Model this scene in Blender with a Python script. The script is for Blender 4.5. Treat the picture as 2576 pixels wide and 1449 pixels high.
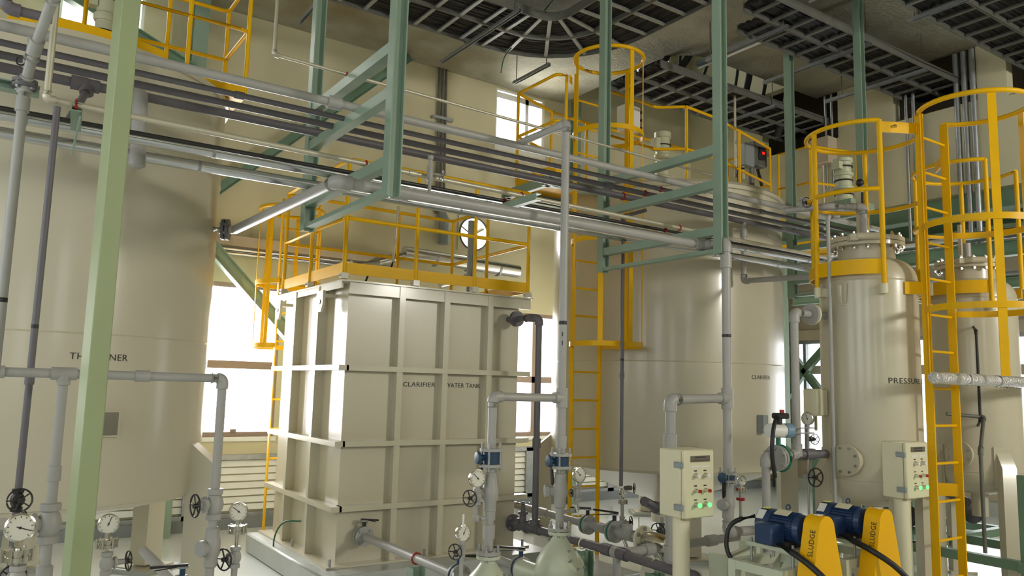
import bpy, math, random
from mathutils import Vector, Matrix
random.seed(4)
for _o in list(bpy.data.objects):
    bpy.data.objects.remove(_o, do_unlink=True)
scene = bpy.context.scene
col = scene.collection
V = Vector
PI = math.pi
rad = math.radians

# ------------------------------------------------------------------ camera
F_PX, PITCH, YAW, ROLL = 1975.2, 0.124046, 0.594988, 0.0255439
EYE = V((0, 0, 1.7))
fwd = V((math.cos(PITCH)*math.sin(YAW), math.cos(PITCH)*math.cos(YAW), math.sin(PITCH)))
rgt = fwd.cross(V((0, 0, 1))).normalized()
upv = rgt.cross(fwd)
cr = rgt*math.cos(ROLL) + upv*math.sin(ROLL)
cu = upv*math.cos(ROLL) - rgt*math.sin(ROLL)
cam_d = bpy.data.cameras.new('camera')
cam_d.sensor_width = 36.0
cam_d.lens = F_PX/2576.0*36.0
cam_d.clip_start = 0.05
cam_d.clip_end = 200
cam = bpy.data.objects.new('camera', cam_d)
cam.matrix_world = Matrix(((cr.x, cu.x, -fwd.x, EYE.x), (cr.y, cu.y, -fwd.y, EYE.y),
                           (cr.z, cu.z, -fwd.z, EYE.z), (0, 0, 0, 1)))
col.objects.link(cam)
scene.camera = cam

# ------------------------------------------------------------------ sky, daylight at the windows, exposure
world = bpy.data.worlds.new('overcast_sky')
scene.world = world
world.use_nodes = True
wn = world.node_tree
bg = wn.nodes['Background']
bg.inputs['Color'].default_value = (0.93, 0.97, 1.0, 1)
bg.inputs['Strength'].default_value = 6.0

def window_light(x, y, z, w, h, direction, power, colour=(1, 0.98, 0.94)):
    d = bpy.data.lights.new('window_daylight', 'AREA')
    d.shape = 'RECTANGLE'; d.size = w; d.size_y = h; d.energy = power; d.color = colour
    o = bpy.data.objects.new('window_daylight', d)
    o.location = (x, y, z)
    o.rotation_euler = V(direction).to_track_quat('-Z', 'Z').to_euler()
    col.objects.link(o)
    return o
LG = 1.0
NEAR_WIN = ((-2.6, 2.6, 1.5, 1.8, 12), (1.6, 3.2, 1.3, 1.8, 16), (8.4, 4.4, 1.0, 1.2, 640))      # x, z, width, height, light
# windows of the wall behind the camera
for wx, wz, ww, wh, pw in NEAR_WIN:
    window_light(wx, -5.12, wz, ww, wh, (0, 1, 0), pw*LG, (1, 0.96, 0.875))
# windows of the wall on the left
for wy in (-2.5, 1.6, 5.6):
    window_light(-5.12, wy, 3.2, 2.4, 2.6, (1, 0, 0), 50*LG, (0.86, 0.95, 1.0))
# windows of the long back wall
window_light(2.1, 9.78, 1.95, 1.84, 1.76, (0, -1, 0), 500*LG, (1, 0.99, 0.97))
window_light(-1.4, 9.78, 1.95, 2.2, 1.76, (0, -1, 0), 110*LG)
window_light(7.1, 9.78, 1.9, 2.3, 1.7, (0, -1, 0), 340*LG)
window_light(0.75, 9.78, 5.68, 1.0, 0.8, (0, -1, 0), 110*LG)
window_light(6.5, 9.78, 5.68, 0.85, 0.9, (0, -1, 0), 110*LG)
window_light(8.6, 9.78, 7.2, 2.2, 0.9, (0, -1, 0), 36*LG)      # added light at an unseen window, brightens the void above the slab
# windows of the end wall
window_light(12.9, 6.0, 1.6, 5.0, 2.1, (-1, 0, 0), 190*LG)

vs = scene.view_settings
vs.view_transform = 'Standard'
vs.look = 'None'
vs.gamma = 1.0
vs.use_curve_mapping = False
vs.exposure = -0.66

# ------------------------------------------------------------------ materials
def lin(c):
    return tuple((x/255.0/12.92) if x/255.0 <= 0.04045 else ((x/255.0+0.055)/1.055)**2.4 for x in c)
MATS = {}
def mat(name, rgb, rough=0.5, metal=0.0, var=0.06, vscale=3.0, bump=0.0, bscale=60.0, coat=0.0, emit=0.0, spec=None, stain=None):
    m = bpy.data.materials.new(name); m.use_nodes = True
    nt = m.node_tree; N = nt.nodes; L = nt.links
    b = N['Principled BSDF']
    b.inputs['Roughness'].default_value = rough
    b.inputs['Metallic'].default_value = metal
    b.inputs['Coat Weight'].default_value = coat
    b.inputs['Coat Roughness'].default_value = 0.12
    if spec is not None: b.inputs['Specular IOR Level'].default_value = spec
    c = lin(rgb)
    tc = N.new('ShaderNodeTexCoord')
    nz = N.new('ShaderNodeTexNoise'); nz.inputs['Scale'].default_value = vscale; nz.inputs['Detail'].default_value = 6
    L.new(tc.outputs['Object'], nz.inputs['Vector'])
    cr_ = N.new('ShaderNodeValToRGB')
    cr_.color_ramp.elements[0].position = 0.3; cr_.color_ramp.elements[1].position = 0.7
    cr_.color_ramp.elements[0].color = tuple(max(0, x*(1-var)) for x in c)+(1,)
    cr_.color_ramp.elements[1].color = tuple(min(1, x*(1+var)) for x in c)+(1,)
    L.new(nz.outputs['Fac'], cr_.inputs['Fac'])
    src = cr_.outputs['Color']
    if stain:
        n2 = N.new('ShaderNodeTexNoise'); n2.inputs['Scale'].default_value = stain[1]; n2.inputs['Detail'].default_value = 8
        L.new(tc.outputs['Object'], n2.inputs['Vector'])
        r2 = N.new('ShaderNodeValToRGB'); r2.color_ramp.elements[0].position = stain[2]; r2.color_ramp.elements[1].position = stain[3]
        L.new(n2.outputs['Fac'], r2.inputs['Fac'])
        mx = N.new('ShaderNodeMix'); mx.data_type = 'RGBA'
        L.new(r2.outputs['Color'], mx.inputs['Factor'])
        L.new(src, mx.inputs[6]); mx.inputs[7].default_value = lin(stain[0])+(1,)
        src = mx.outputs[2]
    L.new(src, b.inputs['Base Color'])
    if bump:
        nb = N.new('ShaderNodeTexNoise'); nb.inputs['Scale'].default_value = bscale; nb.inputs['Detail'].default_value = 4
        L.new(tc.outputs['Object'], nb.inputs['Vector'])
        bp = N.new('ShaderNodeBump'); bp.inputs['Strength'].default_value = bump; bp.inputs['Distance'].default_value = 0.02
        L.new(nb.outputs['Fac'], bp.inputs['Height']); L.new(bp.outputs['Normal'], b.inputs['Normal'])
    if emit:
        b.inputs['Emission Color'].default_value = c+(1,); b.inputs['Emission Strength'].default_value = emit
    MATS[name] = m
    return m
CREAM = mat('cream_tank_paint', (198, 191, 168), 0.3, var=0.03, vscale=1.2, bump=0.03, bscale=7, coat=0.25)
CREAM2 = mat('cream_panel_paint', (222, 216, 186), 0.42, var=0.02)
WALLM = mat('wall_paint', (206, 200, 168), 0.85, var=0.05, vscale=1.0, bump=0.08, bscale=90)
CEILM = mat('fireproofed_ceiling', (158, 156, 138), 0.95, var=0.16, vscale=2.2, bump=0.6, bscale=25, stain=((128, 108, 66), 0.7, 0.52, 0.78))
FLOORM = mat('epoxy_floor', (226, 231, 230), 0.13, var=0.03, vscale=0.8, bump=0.02, bscale=4, coat=0.3)
CONC = mat('painted_concrete', (182, 186, 180), 0.35, var=0.05, vscale=4, bump=0.1, bscale=40)
KERB = mat('kerb_paint', (128, 134, 138), 0.5, var=0.06)
GREEN = mat('light_green_steel_paint', (136, 158, 140), 0.4, var=0.05, vscale=4, bump=0.03, bscale=120)
GREENC = mat('column_green_paint', (156, 168, 126), 0.45, var=0.04, vscale=4)
GREEND = mat('structural_green_paint', (112, 142, 118), 0.5, var=0.07)
GREENP = mat('pump_green_paint', (194, 200, 178), 0.35, var=0.04)
YEL = mat('safety_yellow_paint', (236, 182, 0), 0.42, var=0.05, vscale=5, spec=0.25)
YELG = mat('guard_yellow_paint', (246, 186, 0), 0.36, var=0.02, spec=0.3)
PVC = mat('grey_pvc', (166, 164, 160), 0.4, var=0.05, vscale=6)
PVCD = mat('dark_grey_pvc', (104, 100, 106), 0.45, var=0.06, vscale=6)
GALV = mat('galvanised_steel', (168, 172, 174), 0.42, metal=0.75, var=0.12, vscale=14)
GALVD = mat('dull_tray_steel', (112, 112, 106), 0.55, metal=0.5, var=0.12, vscale=8)
CONDUIT = mat('conduit_steel', (196, 190, 170), 0.4, metal=0.4, var=0.06)
STEEL = mat('stainless_steel', (205, 203, 195), 0.18, metal=1.0, var=0.05)
FOIL = mat('foil_cladding', (214, 216, 220), 0.22, metal=1.0, var=0.06, bump=0.05, bscale=9)
CRINK = mat('crinkled_foil', (226, 226, 226), 0.25, metal=0.7, var=0.1, vscale=40, bump=1.0, bscale=55)
BLACK = mat('black_rubber', (30, 29, 31), 0.45, var=0.1)
BLACKI = mat('black_iron', (40, 38, 38), 0.4, var=0.1)
CABLE = mat('black_cable', (26, 25, 26), 0.6, var=0.15)
BLUE = mat('motor_blue_paint', (34, 58, 96), 0.35, var=0.08, vscale=6, coat=0.15)
BLUEV = mat('valve_blue_paint', (34, 66, 94), 0.4, var=0.08)
TEAL = mat('gasket_green_rubber', (34, 116, 92), 0.5, var=0.08)
WHITE = mat('white_plastic', (230, 230, 226), 0.4, var=0.02)
DIAL = mat('gauge_dial_white', (222, 220, 208), 0.45, var=0.02)
RED = mat('red_plastic', (168, 34, 30), 0.4, var=0.05)
GLOWG = mat('green_lamp_lens', (70, 255, 90), 0.3, emit=6.0)
GLOWR = mat('red_lamp_lens', (255, 20, 20), 0.3, emit=4.0)
INK = mat('black_lettering', (44, 42, 40), 0.6, var=0.05)
PLATE = mat('engraved_plate', (122, 118, 106), 0.35, metal=0.5, var=0.08)
FRAME = mat('bronze_window_frame', (150, 130, 118), 0.45, var=0.05)
FRAMEW = mat('white_louvre_paint', (236, 238, 234), 0.45, var=0.03)
BEIGE = mat('beige_steel_paint', (196, 182, 160), 0.45, var=0.05)
BOXG = mat('grey_enclosure', (142, 150, 152), 0.4, var=0.05)
MIXER = mat('mixer_pale_green_paint', (188, 192, 164), 0.4, var=0.05)
BRASS = mat('brass', (190, 170, 110), 0.3, metal=0.9, var=0.05)
GREENW = mat('earth_wire_green', (60, 110, 80), 0.5, var=0.05)
ORANGE = mat('brown_rubber', (150, 60, 40), 0.5, var=0.05)
def glass_mat():
    m = bpy.data.materials.new('window_glass'); m.use_nodes = True
    nt = m.node_tree; nt.nodes.remove(nt.nodes['Principled BSDF'])
    out = nt.nodes['Material Output']
    t = nt.nodes.new('ShaderNodeBsdfTransparent'); g = nt.nodes.new('ShaderNodeBsdfGlossy'); g.inputs['Roughness'].default_value = 0.03
    f = nt.nodes.new('ShaderNodeFresnel'); f.inputs['IOR'].default_value = 1.45
    mx = nt.nodes.new('ShaderNodeMixShader')
    nt.links.new(f.outputs[0], mx.inputs[0]); nt.links.new(t.outputs[0], mx.inputs[1]); nt.links.new(g.outputs[0], mx.inputs[2])
    nt.links.new(mx.outputs[0], out.inputs['Surface'])
    return m
GLASS = glass_mat()

# ------------------------------------------------------------------ mesh helpers
def frame_of(d, up=(0, 0, 1)):
    d = V(d).normalized(); u = V(up)
    if abs(d.dot(u.normalized())) > 0.98: u = V((1, 0, 0)) if abs(d.x) < 0.9 else V((0, 1, 0))
    a = d.cross(u).normalized(); b = a.cross(d).normalized()
    return d, a, b            # direction, side, up

class MB:
    def __init__(s, M=None):
        s.v = []; s.f = []; s.M = M
    def add(s, vs, fs):
        n = len(s.v)
        if s.M is not None: vs = [s.M @ V(p) for p in vs]
        s.v += [tuple(p) for p in vs]; s.f += [tuple(i+n for i in f) for f in fs]
        return s
    def box(s, x0, x1, y0, y1, z0, z1):
        return s.add([(x0,y0,z0),(x1,y0,z0),(x1,y1,z0),(x0,y1,z0),(x0,y0,z1),(x1,y0,z1),(x1,y1,z1),(x0,y1,z1)],
                     [(3,2,1,0),(4,5,6,7),(0,1,5,4),(1,2,6,5),(2,3,7,6),(3,0,4,7)])
    def bbox(s, x0, x1, y0, y1, z0, z1, c=0.01):          # box with chamfered edges on all sides
        xs, ys, zs = (x0, x1), (y0, y1), (z0, z1)
        pts = []
        for i in (0, 1):
            for j in (0, 1):
                for k in (0, 1):
                    sx, sy, sz = (1 if i == 0 else -1), (1 if j == 0 else -1), (1 if k == 0 else -1)
                    X, Y, Z = xs[i], ys[j], zs[k]
                    pts += [(X, Y+sy*c, Z+sz*c), (X+sx*c, Y, Z+sz*c), (X+sx*c, Y+sy*c, Z)]
        import bmesh
        bm = bmesh.new()
        for p in pts: bm.verts.new(p)
        bmesh.ops.convex_hull(bm, input=bm.verts)
        bm.verts.index_update()
        vs_ = [v.co.copy() for v in bm.verts]; fs_ = [tuple(v.index for v in f.verts) for f in bm.faces]
        bm.free()
        return s.add(vs_, fs_)
    def bar(s, a, b, w, h, up=(0, 0, 1)):
        a, b = V(a), V(b); d, sx, sy = frame_of(b-a, up)
        vs = []
        for p in (a, b):
            for i, j in ((-1,-1),(1,-1),(1,1),(-1,1)): vs.append(p+sx*i*w/2+sy*j*h/2)
        return s.add(vs, [(3,2,1,0),(4,5,6,7),(0,1,5,4),(1,2,6,5),(2,3,7,6),(3,0,4,7)])
    def cyl(s, a, b, r, n=14, r2=None, cap=True):
        a, b = V(a), V(b); r2 = r if r2 is None else r2
        d, sx, sy = frame_of(b-a); vs = []
        for p, q in ((a, r), (b, r2)):
            for i in range(n):
                t = 2*PI*i/n; vs.append(p+sx*q*math.cos(t)+sy*q*math.sin(t))
        fs = [(i, (i+1) % n, n+(i+1) % n, n+i) for i in range(n)]
        if cap: fs += [tuple(range(n-1, -1, -1)), tuple(range(n, 2*n))]
        return s.add(vs, fs)
    def lathe(s, prof, o=(0, 0, 0), d=(0, 0, 1), n=24, a0=0.0, a1=2*PI):
        o = V(o); d, sx, sy = frame_of(d); vs = []; fs = []
        full = abs(a1-a0-2*PI) < 1e-6
        m = n if full else n+1
        for r, h in prof:
            for i in range(m):
                t = a0+(a1-a0)*i/n; vs.append(o+d*h+sx*r*math.cos(t)+sy*r*math.sin(t))
        for k in range(len(prof)-1):
            for i in range(n):
                j = (i+1) % m if full else i+1
                fs.append((k*m+i, k*m+j, (k+1)*m+j, (k+1)*m+i))
        if full:
            if prof[0][0] > 1e-5: fs.append(tuple(range(m-1, -1, -1)))
            if prof[-1][0] > 1e-5: fs.append(tuple((len(prof)-1)*m+i for i in range(m)))
        return s.add(vs, fs)
    def tube(s, pts, r, n=10, closed=False, bend=0.0, seg=5):
        P = [V(p) for p in pts]
        if bend and len(P) > 2:
            Q = []
            rng = range(len(P)) if closed else range(1, len(P)-1)
            if not closed: Q.append(P[0])
            for i in rng:
                a, b, c = P[i-1], P[i], P[(i+1) % len(P)]
                d1 = (a-b); d2 = (c-b)
                L = min(bend, d1.length*0.49, d2.length*0.49)
                p, q = b+d1.normalized()*L, b+d2.normalized()*L
                for k in range(seg+1):
                    t = k/seg; Q.append(p*(1-t)**2+b*2*t*(1-t)+q*t*t)
            if not closed: Q.append(P[-1])
            P = Q
        N = len(P); vs = []; fs = []; prev = None
        for i in range(N):
            if closed: t = (P[(i+1) % N]-P[i-1]).normalized()
            elif i == 0: t = (P[1]-P[0]).normalized()
            elif i == N-1: t = (P[-1]-P[-2]).normalized()
            else: t = ((P[i+1]-P[i]).normalized()+(P[i]-P[i-1]).normalized()).normalized()
            if prev is None: _, a, b = frame_of(t)
            else:
                a = (prev-t*prev.dot(t)).normalized(); b = t.cross(a)
            prev = a
            for k in range(n):
                u = 2*PI*k/n; vs.append(P[i]+a*r*math.cos(u)+b*r*math.sin(u))
        for i in range(N if closed else N-1):
            j = (i+1) % N
            for k in range(n):
                fs.append((i*n+k, i*n+(k+1) % n, j*n+(k+1) % n, j*n+k))
        if not closed: fs += [tuple(range(n-1, -1, -1)), tuple((N-1)*n+k for k in range(n))]
        return s.add(vs, fs)
    def ring(s, c, d, R, r, n=28, m=8):
        c = V(c); _, a, b = frame_of(d)
        return s.tube([c+a*R*math.cos(2*PI*i/n)+b*R*math.sin(2*PI*i/n) for i in range(n)], r, m, closed=True)
    def prism(s, poly, o, ax, ay, az, h):                  # polygon in (ax, ay), extruded h along az
        o, ax, ay, az = V(o), V(ax), V(ay), V(az); n = len(poly)
        vs = [o+ax*x+ay*y for x, y in poly]+[o+ax*x+ay*y+az*h for x, y in poly]
        fs = [tuple(range(n-1, -1, -1)), tuple(range(n, 2*n))]+[(i, (i+1) % n, n+(i+1) % n, n+i) for i in range(n)]
        return s.add(vs, fs)
    def ibeam(s, a, b, w, h, t=0.008, up=(0, 0, 1)):       # I section: h along up, flange width w
        a, b = V(a), V(b); d, sx, sy = frame_of(b-a, up)
        W, H, q = w/2, h/2, t*0.7
        poly = [(-W,-H),(W,-H),(W,-H+t),(q,-H+t),(q,H-t),(W,H-t),(W,H),(-W,H),(-W,H-t),(-q,H-t),(-q,-H+t),(-W,-H+t)]
        return s.prism(poly, a, sx, sy, d, (b-a).length)
    def channel(s, a, b, w, h, t=0.007, up=(0, 0, 1), side=1):
        a, b = V(a), V(b); d, sx, sy = frame_of(b-a, up); sx = sx*side
        W, H = w/2, h/2
        poly = [(-W,-H),(W,-H),(W,-H+t),(-W+t,-H+t),(-W+t,H-t),(W,H-t),(W,H),(-W,H)]
        if side < 0: poly = poly[::-1]
        return s.prism(poly, a, sx, sy, d, (b-a).length)
    def arcbar(s, c, R, a0, a1, z0, z1, t, n=20):          # flat bar bent round a vertical axis
        vs = []; fs = []
        for i in range(n+1):
            a = a0+(a1-a0)*i/n; ca, sa = math.cos(a), math.sin(a)
            for r, z in ((R, z0), (R+t, z0), (R+t, z1), (R, z1)): vs.append((c[0]+r*ca, c[1]+r*sa, z))
        for i in range(n):
            for k in range(4):
                fs.append((i*4+k, i*4+(k+1) % 4, (i+1)*4+(k+1) % 4, (i+1)*4+k))
        fs += [(3,2,1,0), tuple(n*4+k for k in range(4))]
        return s.add(vs, fs)
    def sphere(s, c, r, n=14, m=8, sz=1.0):
        prof = [(max(r*math.sin(PI*k/m), 0), -r*sz*math.cos(PI*k/m)) for k in range(m+1)]
        return s.lathe([(max(p[0], 1e-4), p[1]) for p in prof], c, (0, 0, 1), n)
    def build(s, name, material, parent=None, angle=40, label=None):
        me = bpy.data.meshes.new(name)
        off = LOC.get(parent.name, V((0, 0, 0))) if parent is not None else V((0, 0, 0))
        me.from_pydata([tuple(V(p)-off) for p in s.v], [], s.f)
        me.materials.append(material)
        import bmesh
        bm = bmesh.new(); bm.from_mesh(me); bmesh.ops.recalc_face_normals(bm, faces=bm.faces); bm.to_mesh(me); bm.free()
        me.polygons.foreach_set('use_smooth', [True]*len(me.polygons))
        me.set_sharp_from_angle(angle=rad(angle))
        o = bpy.data.objects.new(name, me); col.objects.link(o)
        if parent is not None: o.parent = parent
        LOC[o.name] = off
        if label: o['label'] = label
        return o
LOC = {}
def thing(name, label, cat, loc=(0, 0, 0), group=None, kind=None):
    o = bpy.data.objects.new(name, None); o.empty_display_size = 0.1; o.location = loc
    col.objects.link(o); LOC[o.name] = V(loc)
    return tag(o, label, cat, group, kind)
def tag(o, label, cat, group=None, kind=None):
    o['label'] = label; o['category'] = cat
    if group: o['group'] = group
    if kind: o['kind'] = kind
    return o
def struct(o, kind='structure'):
    o['kind'] = kind
    return o
def text_mesh(txt, size, font_scale=1.0):
    c = bpy.data.curves.new('t', 'FONT'); c.body = txt; c.size = size; c.extrude = 0.0; c.resolution_u = 3
    c.space_character = 1.08
    o = bpy.data.objects.new('t', c); col.objects.link(o)
    bpy.context.view_layer.update()
    me = bpy.data.meshes.new_from_object(o.evaluated_get(bpy.context.evaluated_depsgraph_get()))
    vs = [v.co.copy() for v in me.vertices]; fs = [tuple(p.vertices) for p in me.polygons]
    bpy.data.objects.remove(o, do_unlink=True); bpy.data.curves.remove(c); bpy.data.meshes.remove(me)
    return vs, fs
def text_flat(txt, size, o, ax, ay, width=None):
    vs, fs = text_mesh(txt, size)
    w = max(v.x for v in vs)-min(v.x for v in vs)
    k = (width/w) if width else 1.0
    o, ax, ay = V(o), V(ax), V(ay)
    x0 = min(v.x for v in vs)
    m = MB(); m.add([o+ax*((v.x-x0)*k)+ay*v.y for v in vs], fs)
    return m
def text_round(txt, size, c, R, a_start, z, width):
    vs, fs = text_mesh(txt, size)
    x0 = min(v.x for v in vs); w = max(v.x for v in vs)-x0; k = width/w
    m = MB()
    m.add([(c[0]+R*math.cos(a_start+(v.x-x0)*k/R), c[1]+R*math.sin(a_start+(v.x-x0)*k/R), z+v.y) for v in vs], fs)
    return m
# ------------------------------------------------------------------ the hall
def wall_cells(name, axis, pos, thick, a0, a1, z0, z1, holes, material):
    """wall with rectangular openings; axis 'x' runs along X at y=pos, axis 'y' runs along Y at x=pos"""
    us = sorted(set([a0, a1]+[h[0] for h in holes]+[h[1] for h in holes]))
    zs = sorted(set([z0, z1]+[h[2] for h in holes]+[h[3] for h in holes]))
    us = [u for u in us if a0 <= u <= a1]; zs = [z for z in zs if z0 <= z <= z1]
    m = MB()
    solid = lambda i, k: 0 <= i < len(us)-1 and 0 <= k < len(zs)-1 and not any(
        h[0] <= (us[i]+us[i+1])/2 <= h[1] and h[2] <= (zs[k]+zs[k+1])/2 <= h[3] for h in holes)
    def q(pts):
        m.add([((u, y, z) if axis == 'x' else (y, u, z)) for u, y, z in pts], [(0, 1, 2, 3)])
    p, t = pos, pos+thick
    for i in range(len(us)-1):
        for k in range(len(zs)-1):
            if not solid(i, k): continue
            u0, u1, w0, w1 = us[i], us[i+1], zs[k], zs[k+1]
            q([(u0,p,w0),(u1,p,w0),(u1,p,w1),(u0,p,w1)]); q([(u0,t,w0),(u1,t,w0),(u1,t,w1),(u0,t,w1)])
            if not solid(i-1, k): q([(u0,p,w0),(u0,t,w0),(u0,t,w1),(u0,p,w1)])
            if not solid(i+1, k): q([(u1,p,w0),(u1,t,w0),(u1,t,w1),(u1,p,w1)])
            if not solid(i, k-1): q([(u0,p,w0),(u1,p,w0),(u1,t,w0),(u0,t,w0)])
            if not solid(i, k+1): q([(u0,p,w1),(u1,p,w1),(u1,t,w1),(u0,t,w1)])
    return struct(m.build(name, material))

YB = 9.5
FAN = (5.735, 3.845, 0.235)
back_holes = [(-2.5, -0.3, 1.03, 2.83), (1.18, 3.03, 1.03, 2.83), (5.95, 8.25, 0.98, 2.78), (0.40, 1.25, 5.36, 6.08),
              (6.06, 6.95, 5.22, 6.12), (7.5, 9.7, 6.75, 7.65), (FAN[0]-0.25, FAN[0]+0.25, FAN[1]-0.25, FAN[1]+0.25)]
LOUV = [(-2.55+1.56*k, -1.05+1.56*k) for k in range(8)]
wall_cells('wall_back', 'x', YB, 0.22, -5.2, 12.8, 0, 8.0, back_holes, WALLM)
near_holes = [(wx-ww/2, wx+ww/2, wz-wh/2, wz+wh/2) for wx, wz, ww, wh, _ in NEAR_WIN]
wall_cells('wall_near', 'x', -5.1, 0.2, -5.2, 12.8, 0, 8.0, near_holes, WALLM)
left_holes = [(wy-1.2, wy+1.2, 1.9, 4.5) for wy in (-2.5, 1.6, 5.6)]
wall_cells('wall_left', 'y', -5.1, 0.2, -5.0, 9.5, 0, 8.0, left_holes, WALLM)
wall_cells('wall_end', 'y', 12.6, 0.2, -5.0, 9.5, 0, 8.0, [(3.5, 9.2, 0.5, 2.66)], BEIGE)
TRAY_HOLES = [(6.6, 7.95, 5.45, 6.5), (4.65, 5.75, 5.45, 6.45), (2.9, 4.3, 5.4, 6.4)]
wall_cells('wall_upper', 'y', 10.2, 0.16, -5.0, 9.5, 4.28, 8.0, TRAY_HOLES, WALLM)
struct(MB().box(-5.2, 12.8, -5.1, 9.7, -0.2, 0).build('floor', FLOORM))
# fireproofed slab with a rounded cut-out at the far right corner, and the roof above
m = MB(); hx, hy, hr, z0, z1 = 7.3, 6.95, 0.5, 6.15, 6.4
arc = [(hx+hr-hr*math.sin(t*PI/2/6), hy+hr-hr*math.cos(t*PI/2/6)) for t in range(7)]
poly = [(-5.1, -5.0), (10.2, -5.0), (10.2, hy)] + arc + [(hx, 9.5), (-5.1, 9.5)]
m.prism(poly, (0, 0, z0), (1, 0, 0), (0, 1, 0), (0, 0, 1), z1-z0)
struct(m.build('ceiling', CEILM, angle=30))
struct(MB().box(-5.2, 12.8, -5.1, 9.7, 8.0, 8.2).build('trim_1', GREEND))['label'] = 'dark roof deck above the cut-out'
struct(MB().box(10.36, 12.6, -5.0, 9.5, 4.42, 4.62).build('trim_2', CEILM))['label'] = 'mezzanine floor slab'
struct(MB().box(-5.0, 12.6, 9.38, 9.5, 0, 0.12).build('baseboard_back', KERB))
struct(MB().box(12.35, 12.6, -5.0, 9.38, 0, 0.2).build('baseboard_end', CONC))

# ------------------------------------------------------------------ windows of the back wall
def window(name, x0, x1, z0, z1, transoms=(), mullions=(), latch=None, y=YB+0.05, fw=0.055, fm=FRAME):
    f = MB(); d0, d1 = y-0.03, y+0.05
    f.box(x0, x1, d0, d1, z0, z0+fw); f.box(x0, x1, d0, d1, z1-fw, z1)
    f.box(x0, x0+fw, d0, d1, z0+fw, z1-fw); f.box(x1-fw, x1, d0, d1, z0+fw, z1-fw)
    w = struct(f.build(name, fm))
    for t in transoms: MB().box(x0+fw, x1-fw, d0-0.01, d1, t-0.045, t+0.045).build('transom', fm, w)
    for t in mullions: MB().box(t-0.03, t+0.03, d0-0.01, d1, z0+fw, z1-fw).build('mullion', fm, w)
    xs = [x0+fw]+list(mullions)+[x1-fw]; zs = [z0+fw]+list(transoms)+[z1-fw]
    for i in range(len(xs)-1):
        for k in range(len(zs)-1):
            MB().box(xs[i], xs[i+1], y+0.005, y+0.012, zs[k], zs[k+1]).build('pane', GLASS, w)
    if latch: MB().box(latch-0.035, latch+0.035, d0-0.035, d0, z0+fw, z0+fw+0.035).build('latch', FRAME, w)
    MB().box(x0-0.02, x1+0.02, YB-0.03, YB+0.02, z0-0.05, z0).build('sill', FRAMEW, w)
    return w
window('window_1', 1.18, 3.03, 1.03, 2.83, (1.865,), (2.12,), 2.55)
window('window_2', 5.95, 8.25, 0.98, 2.78, (1.8,), (6.86, 7.5))
window('window_3', 0.40, 1.25, 5.36, 6.08, (), (0.86,), fw=0.035, fm=FRAMEW)
window('window_4', 6.06, 6.95, 5.22, 6.12, (6.02,), (6.63,), fw=0.03, fm=FRAMEW)
window('window_15', 7.5, 9.7, 6.75, 7.65, (), (8.2, 9.0), fw=0.03, fm=FRAMEW)  # unseen high window, added to let light into the void over the cut-out
window('window_5', -2.5, -0.3, 1.03, 2.83, (1.865,), (-1.4,))
# louvres under the windows
for k, (a, b) in enumerate(LOUV):
    w = MB()
    w.box(a-0.03, a+0.03, YB-0.06, YB+0.03, 0.12, 0.82); w.box(b-0.03, b+0.03, YB-0.06, YB+0.03, 0.12, 0.82)
    w.box(a-0.03, b+0.03, YB-0.06, YB+0.03, 0.77, 0.83); w.box(a-0.03, b+0.03, YB-0.06, YB+0.03, 0.11, 0.17)
    fr = struct(w.build('window_%d' % (6+k), GALV), 'structure'); fr['label'] = 'white wall louvre under the windows'
    for j in range(7):
        z = 0.205+j*0.083
        MB().prism([(-0.012, -0.036), (-0.03, -0.030), (-0.012, 0.034), (-0.004, 0.034)], (a+0.03, YB, z+0.02), (0, 1, 0), (0, 0, 1), (1, 0, 0), b-a-0.06).build('slat', FRAMEW, fr)
# end wall window band with green bracing in front
f = MB()
for zz in (0.5, 2.6): f.box(12.56, 12.7, 3.5, 9.2, zz, zz+0.06)
for yy in (3.5, 4.45, 5.4, 6.35, 7.3, 8.25, 8.9, 9.14): f.box(12.56, 12.7, yy, yy+0.06, 0.56, 2.6)
we = struct(f.build('window_14', GALV))
MB().box(12.5, 12.62, 3.5, 9.2, 2.05, 2.2).build('transom', BEIGE, we)
for a, b in zip((3.56, 4.51, 5.46, 6.41, 7.36, 8.31, 8.96), (4.45, 5.4, 6.35, 7.3, 8.25, 8.9, 9.14)):
    MB().box(12.62, 12.63, a, b, 0.56, 2.6).build('pane', GLASS, we)
struct(MB().box(12.45, 12.6, 3.0, 9.38, 2.66, 2.84).build('trim_3', BEIGE))['label'] = 'beige lintel over the end window'
for i, (p, q) in enumerate((((9.15, 2.55), (8.75, 2.1)), ((8.75, 2.1), (8.2, 2.62)), ((9.2, 1.55), (8.75, 2.1)), ((8.75, 2.1), (8.1, 1.35)))):
    t = MB().ibeam((12.3, p[0], p[1]), (12.3, q[0], q[1]), 0.1, 0.12).build('wind_brace', GREEND)
    tag(t, ['green steel brace rising to the upper left before the end window', 'green steel brace rising to the upper right before the end window',
            'green steel brace dropping to the lower left before the end window', 'green steel brace dropping to the lower right before the end window'][i], 'brace', 'bracing of the end wall')
tag(MB().ibeam((12.25, 9.2, 0), (12.25, 9.2, 4.4), 0.2, 0.2, 0.012).build('steel_column', GREEND), 'green steel column beside the end window behind the clarifier', 'column')

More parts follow.
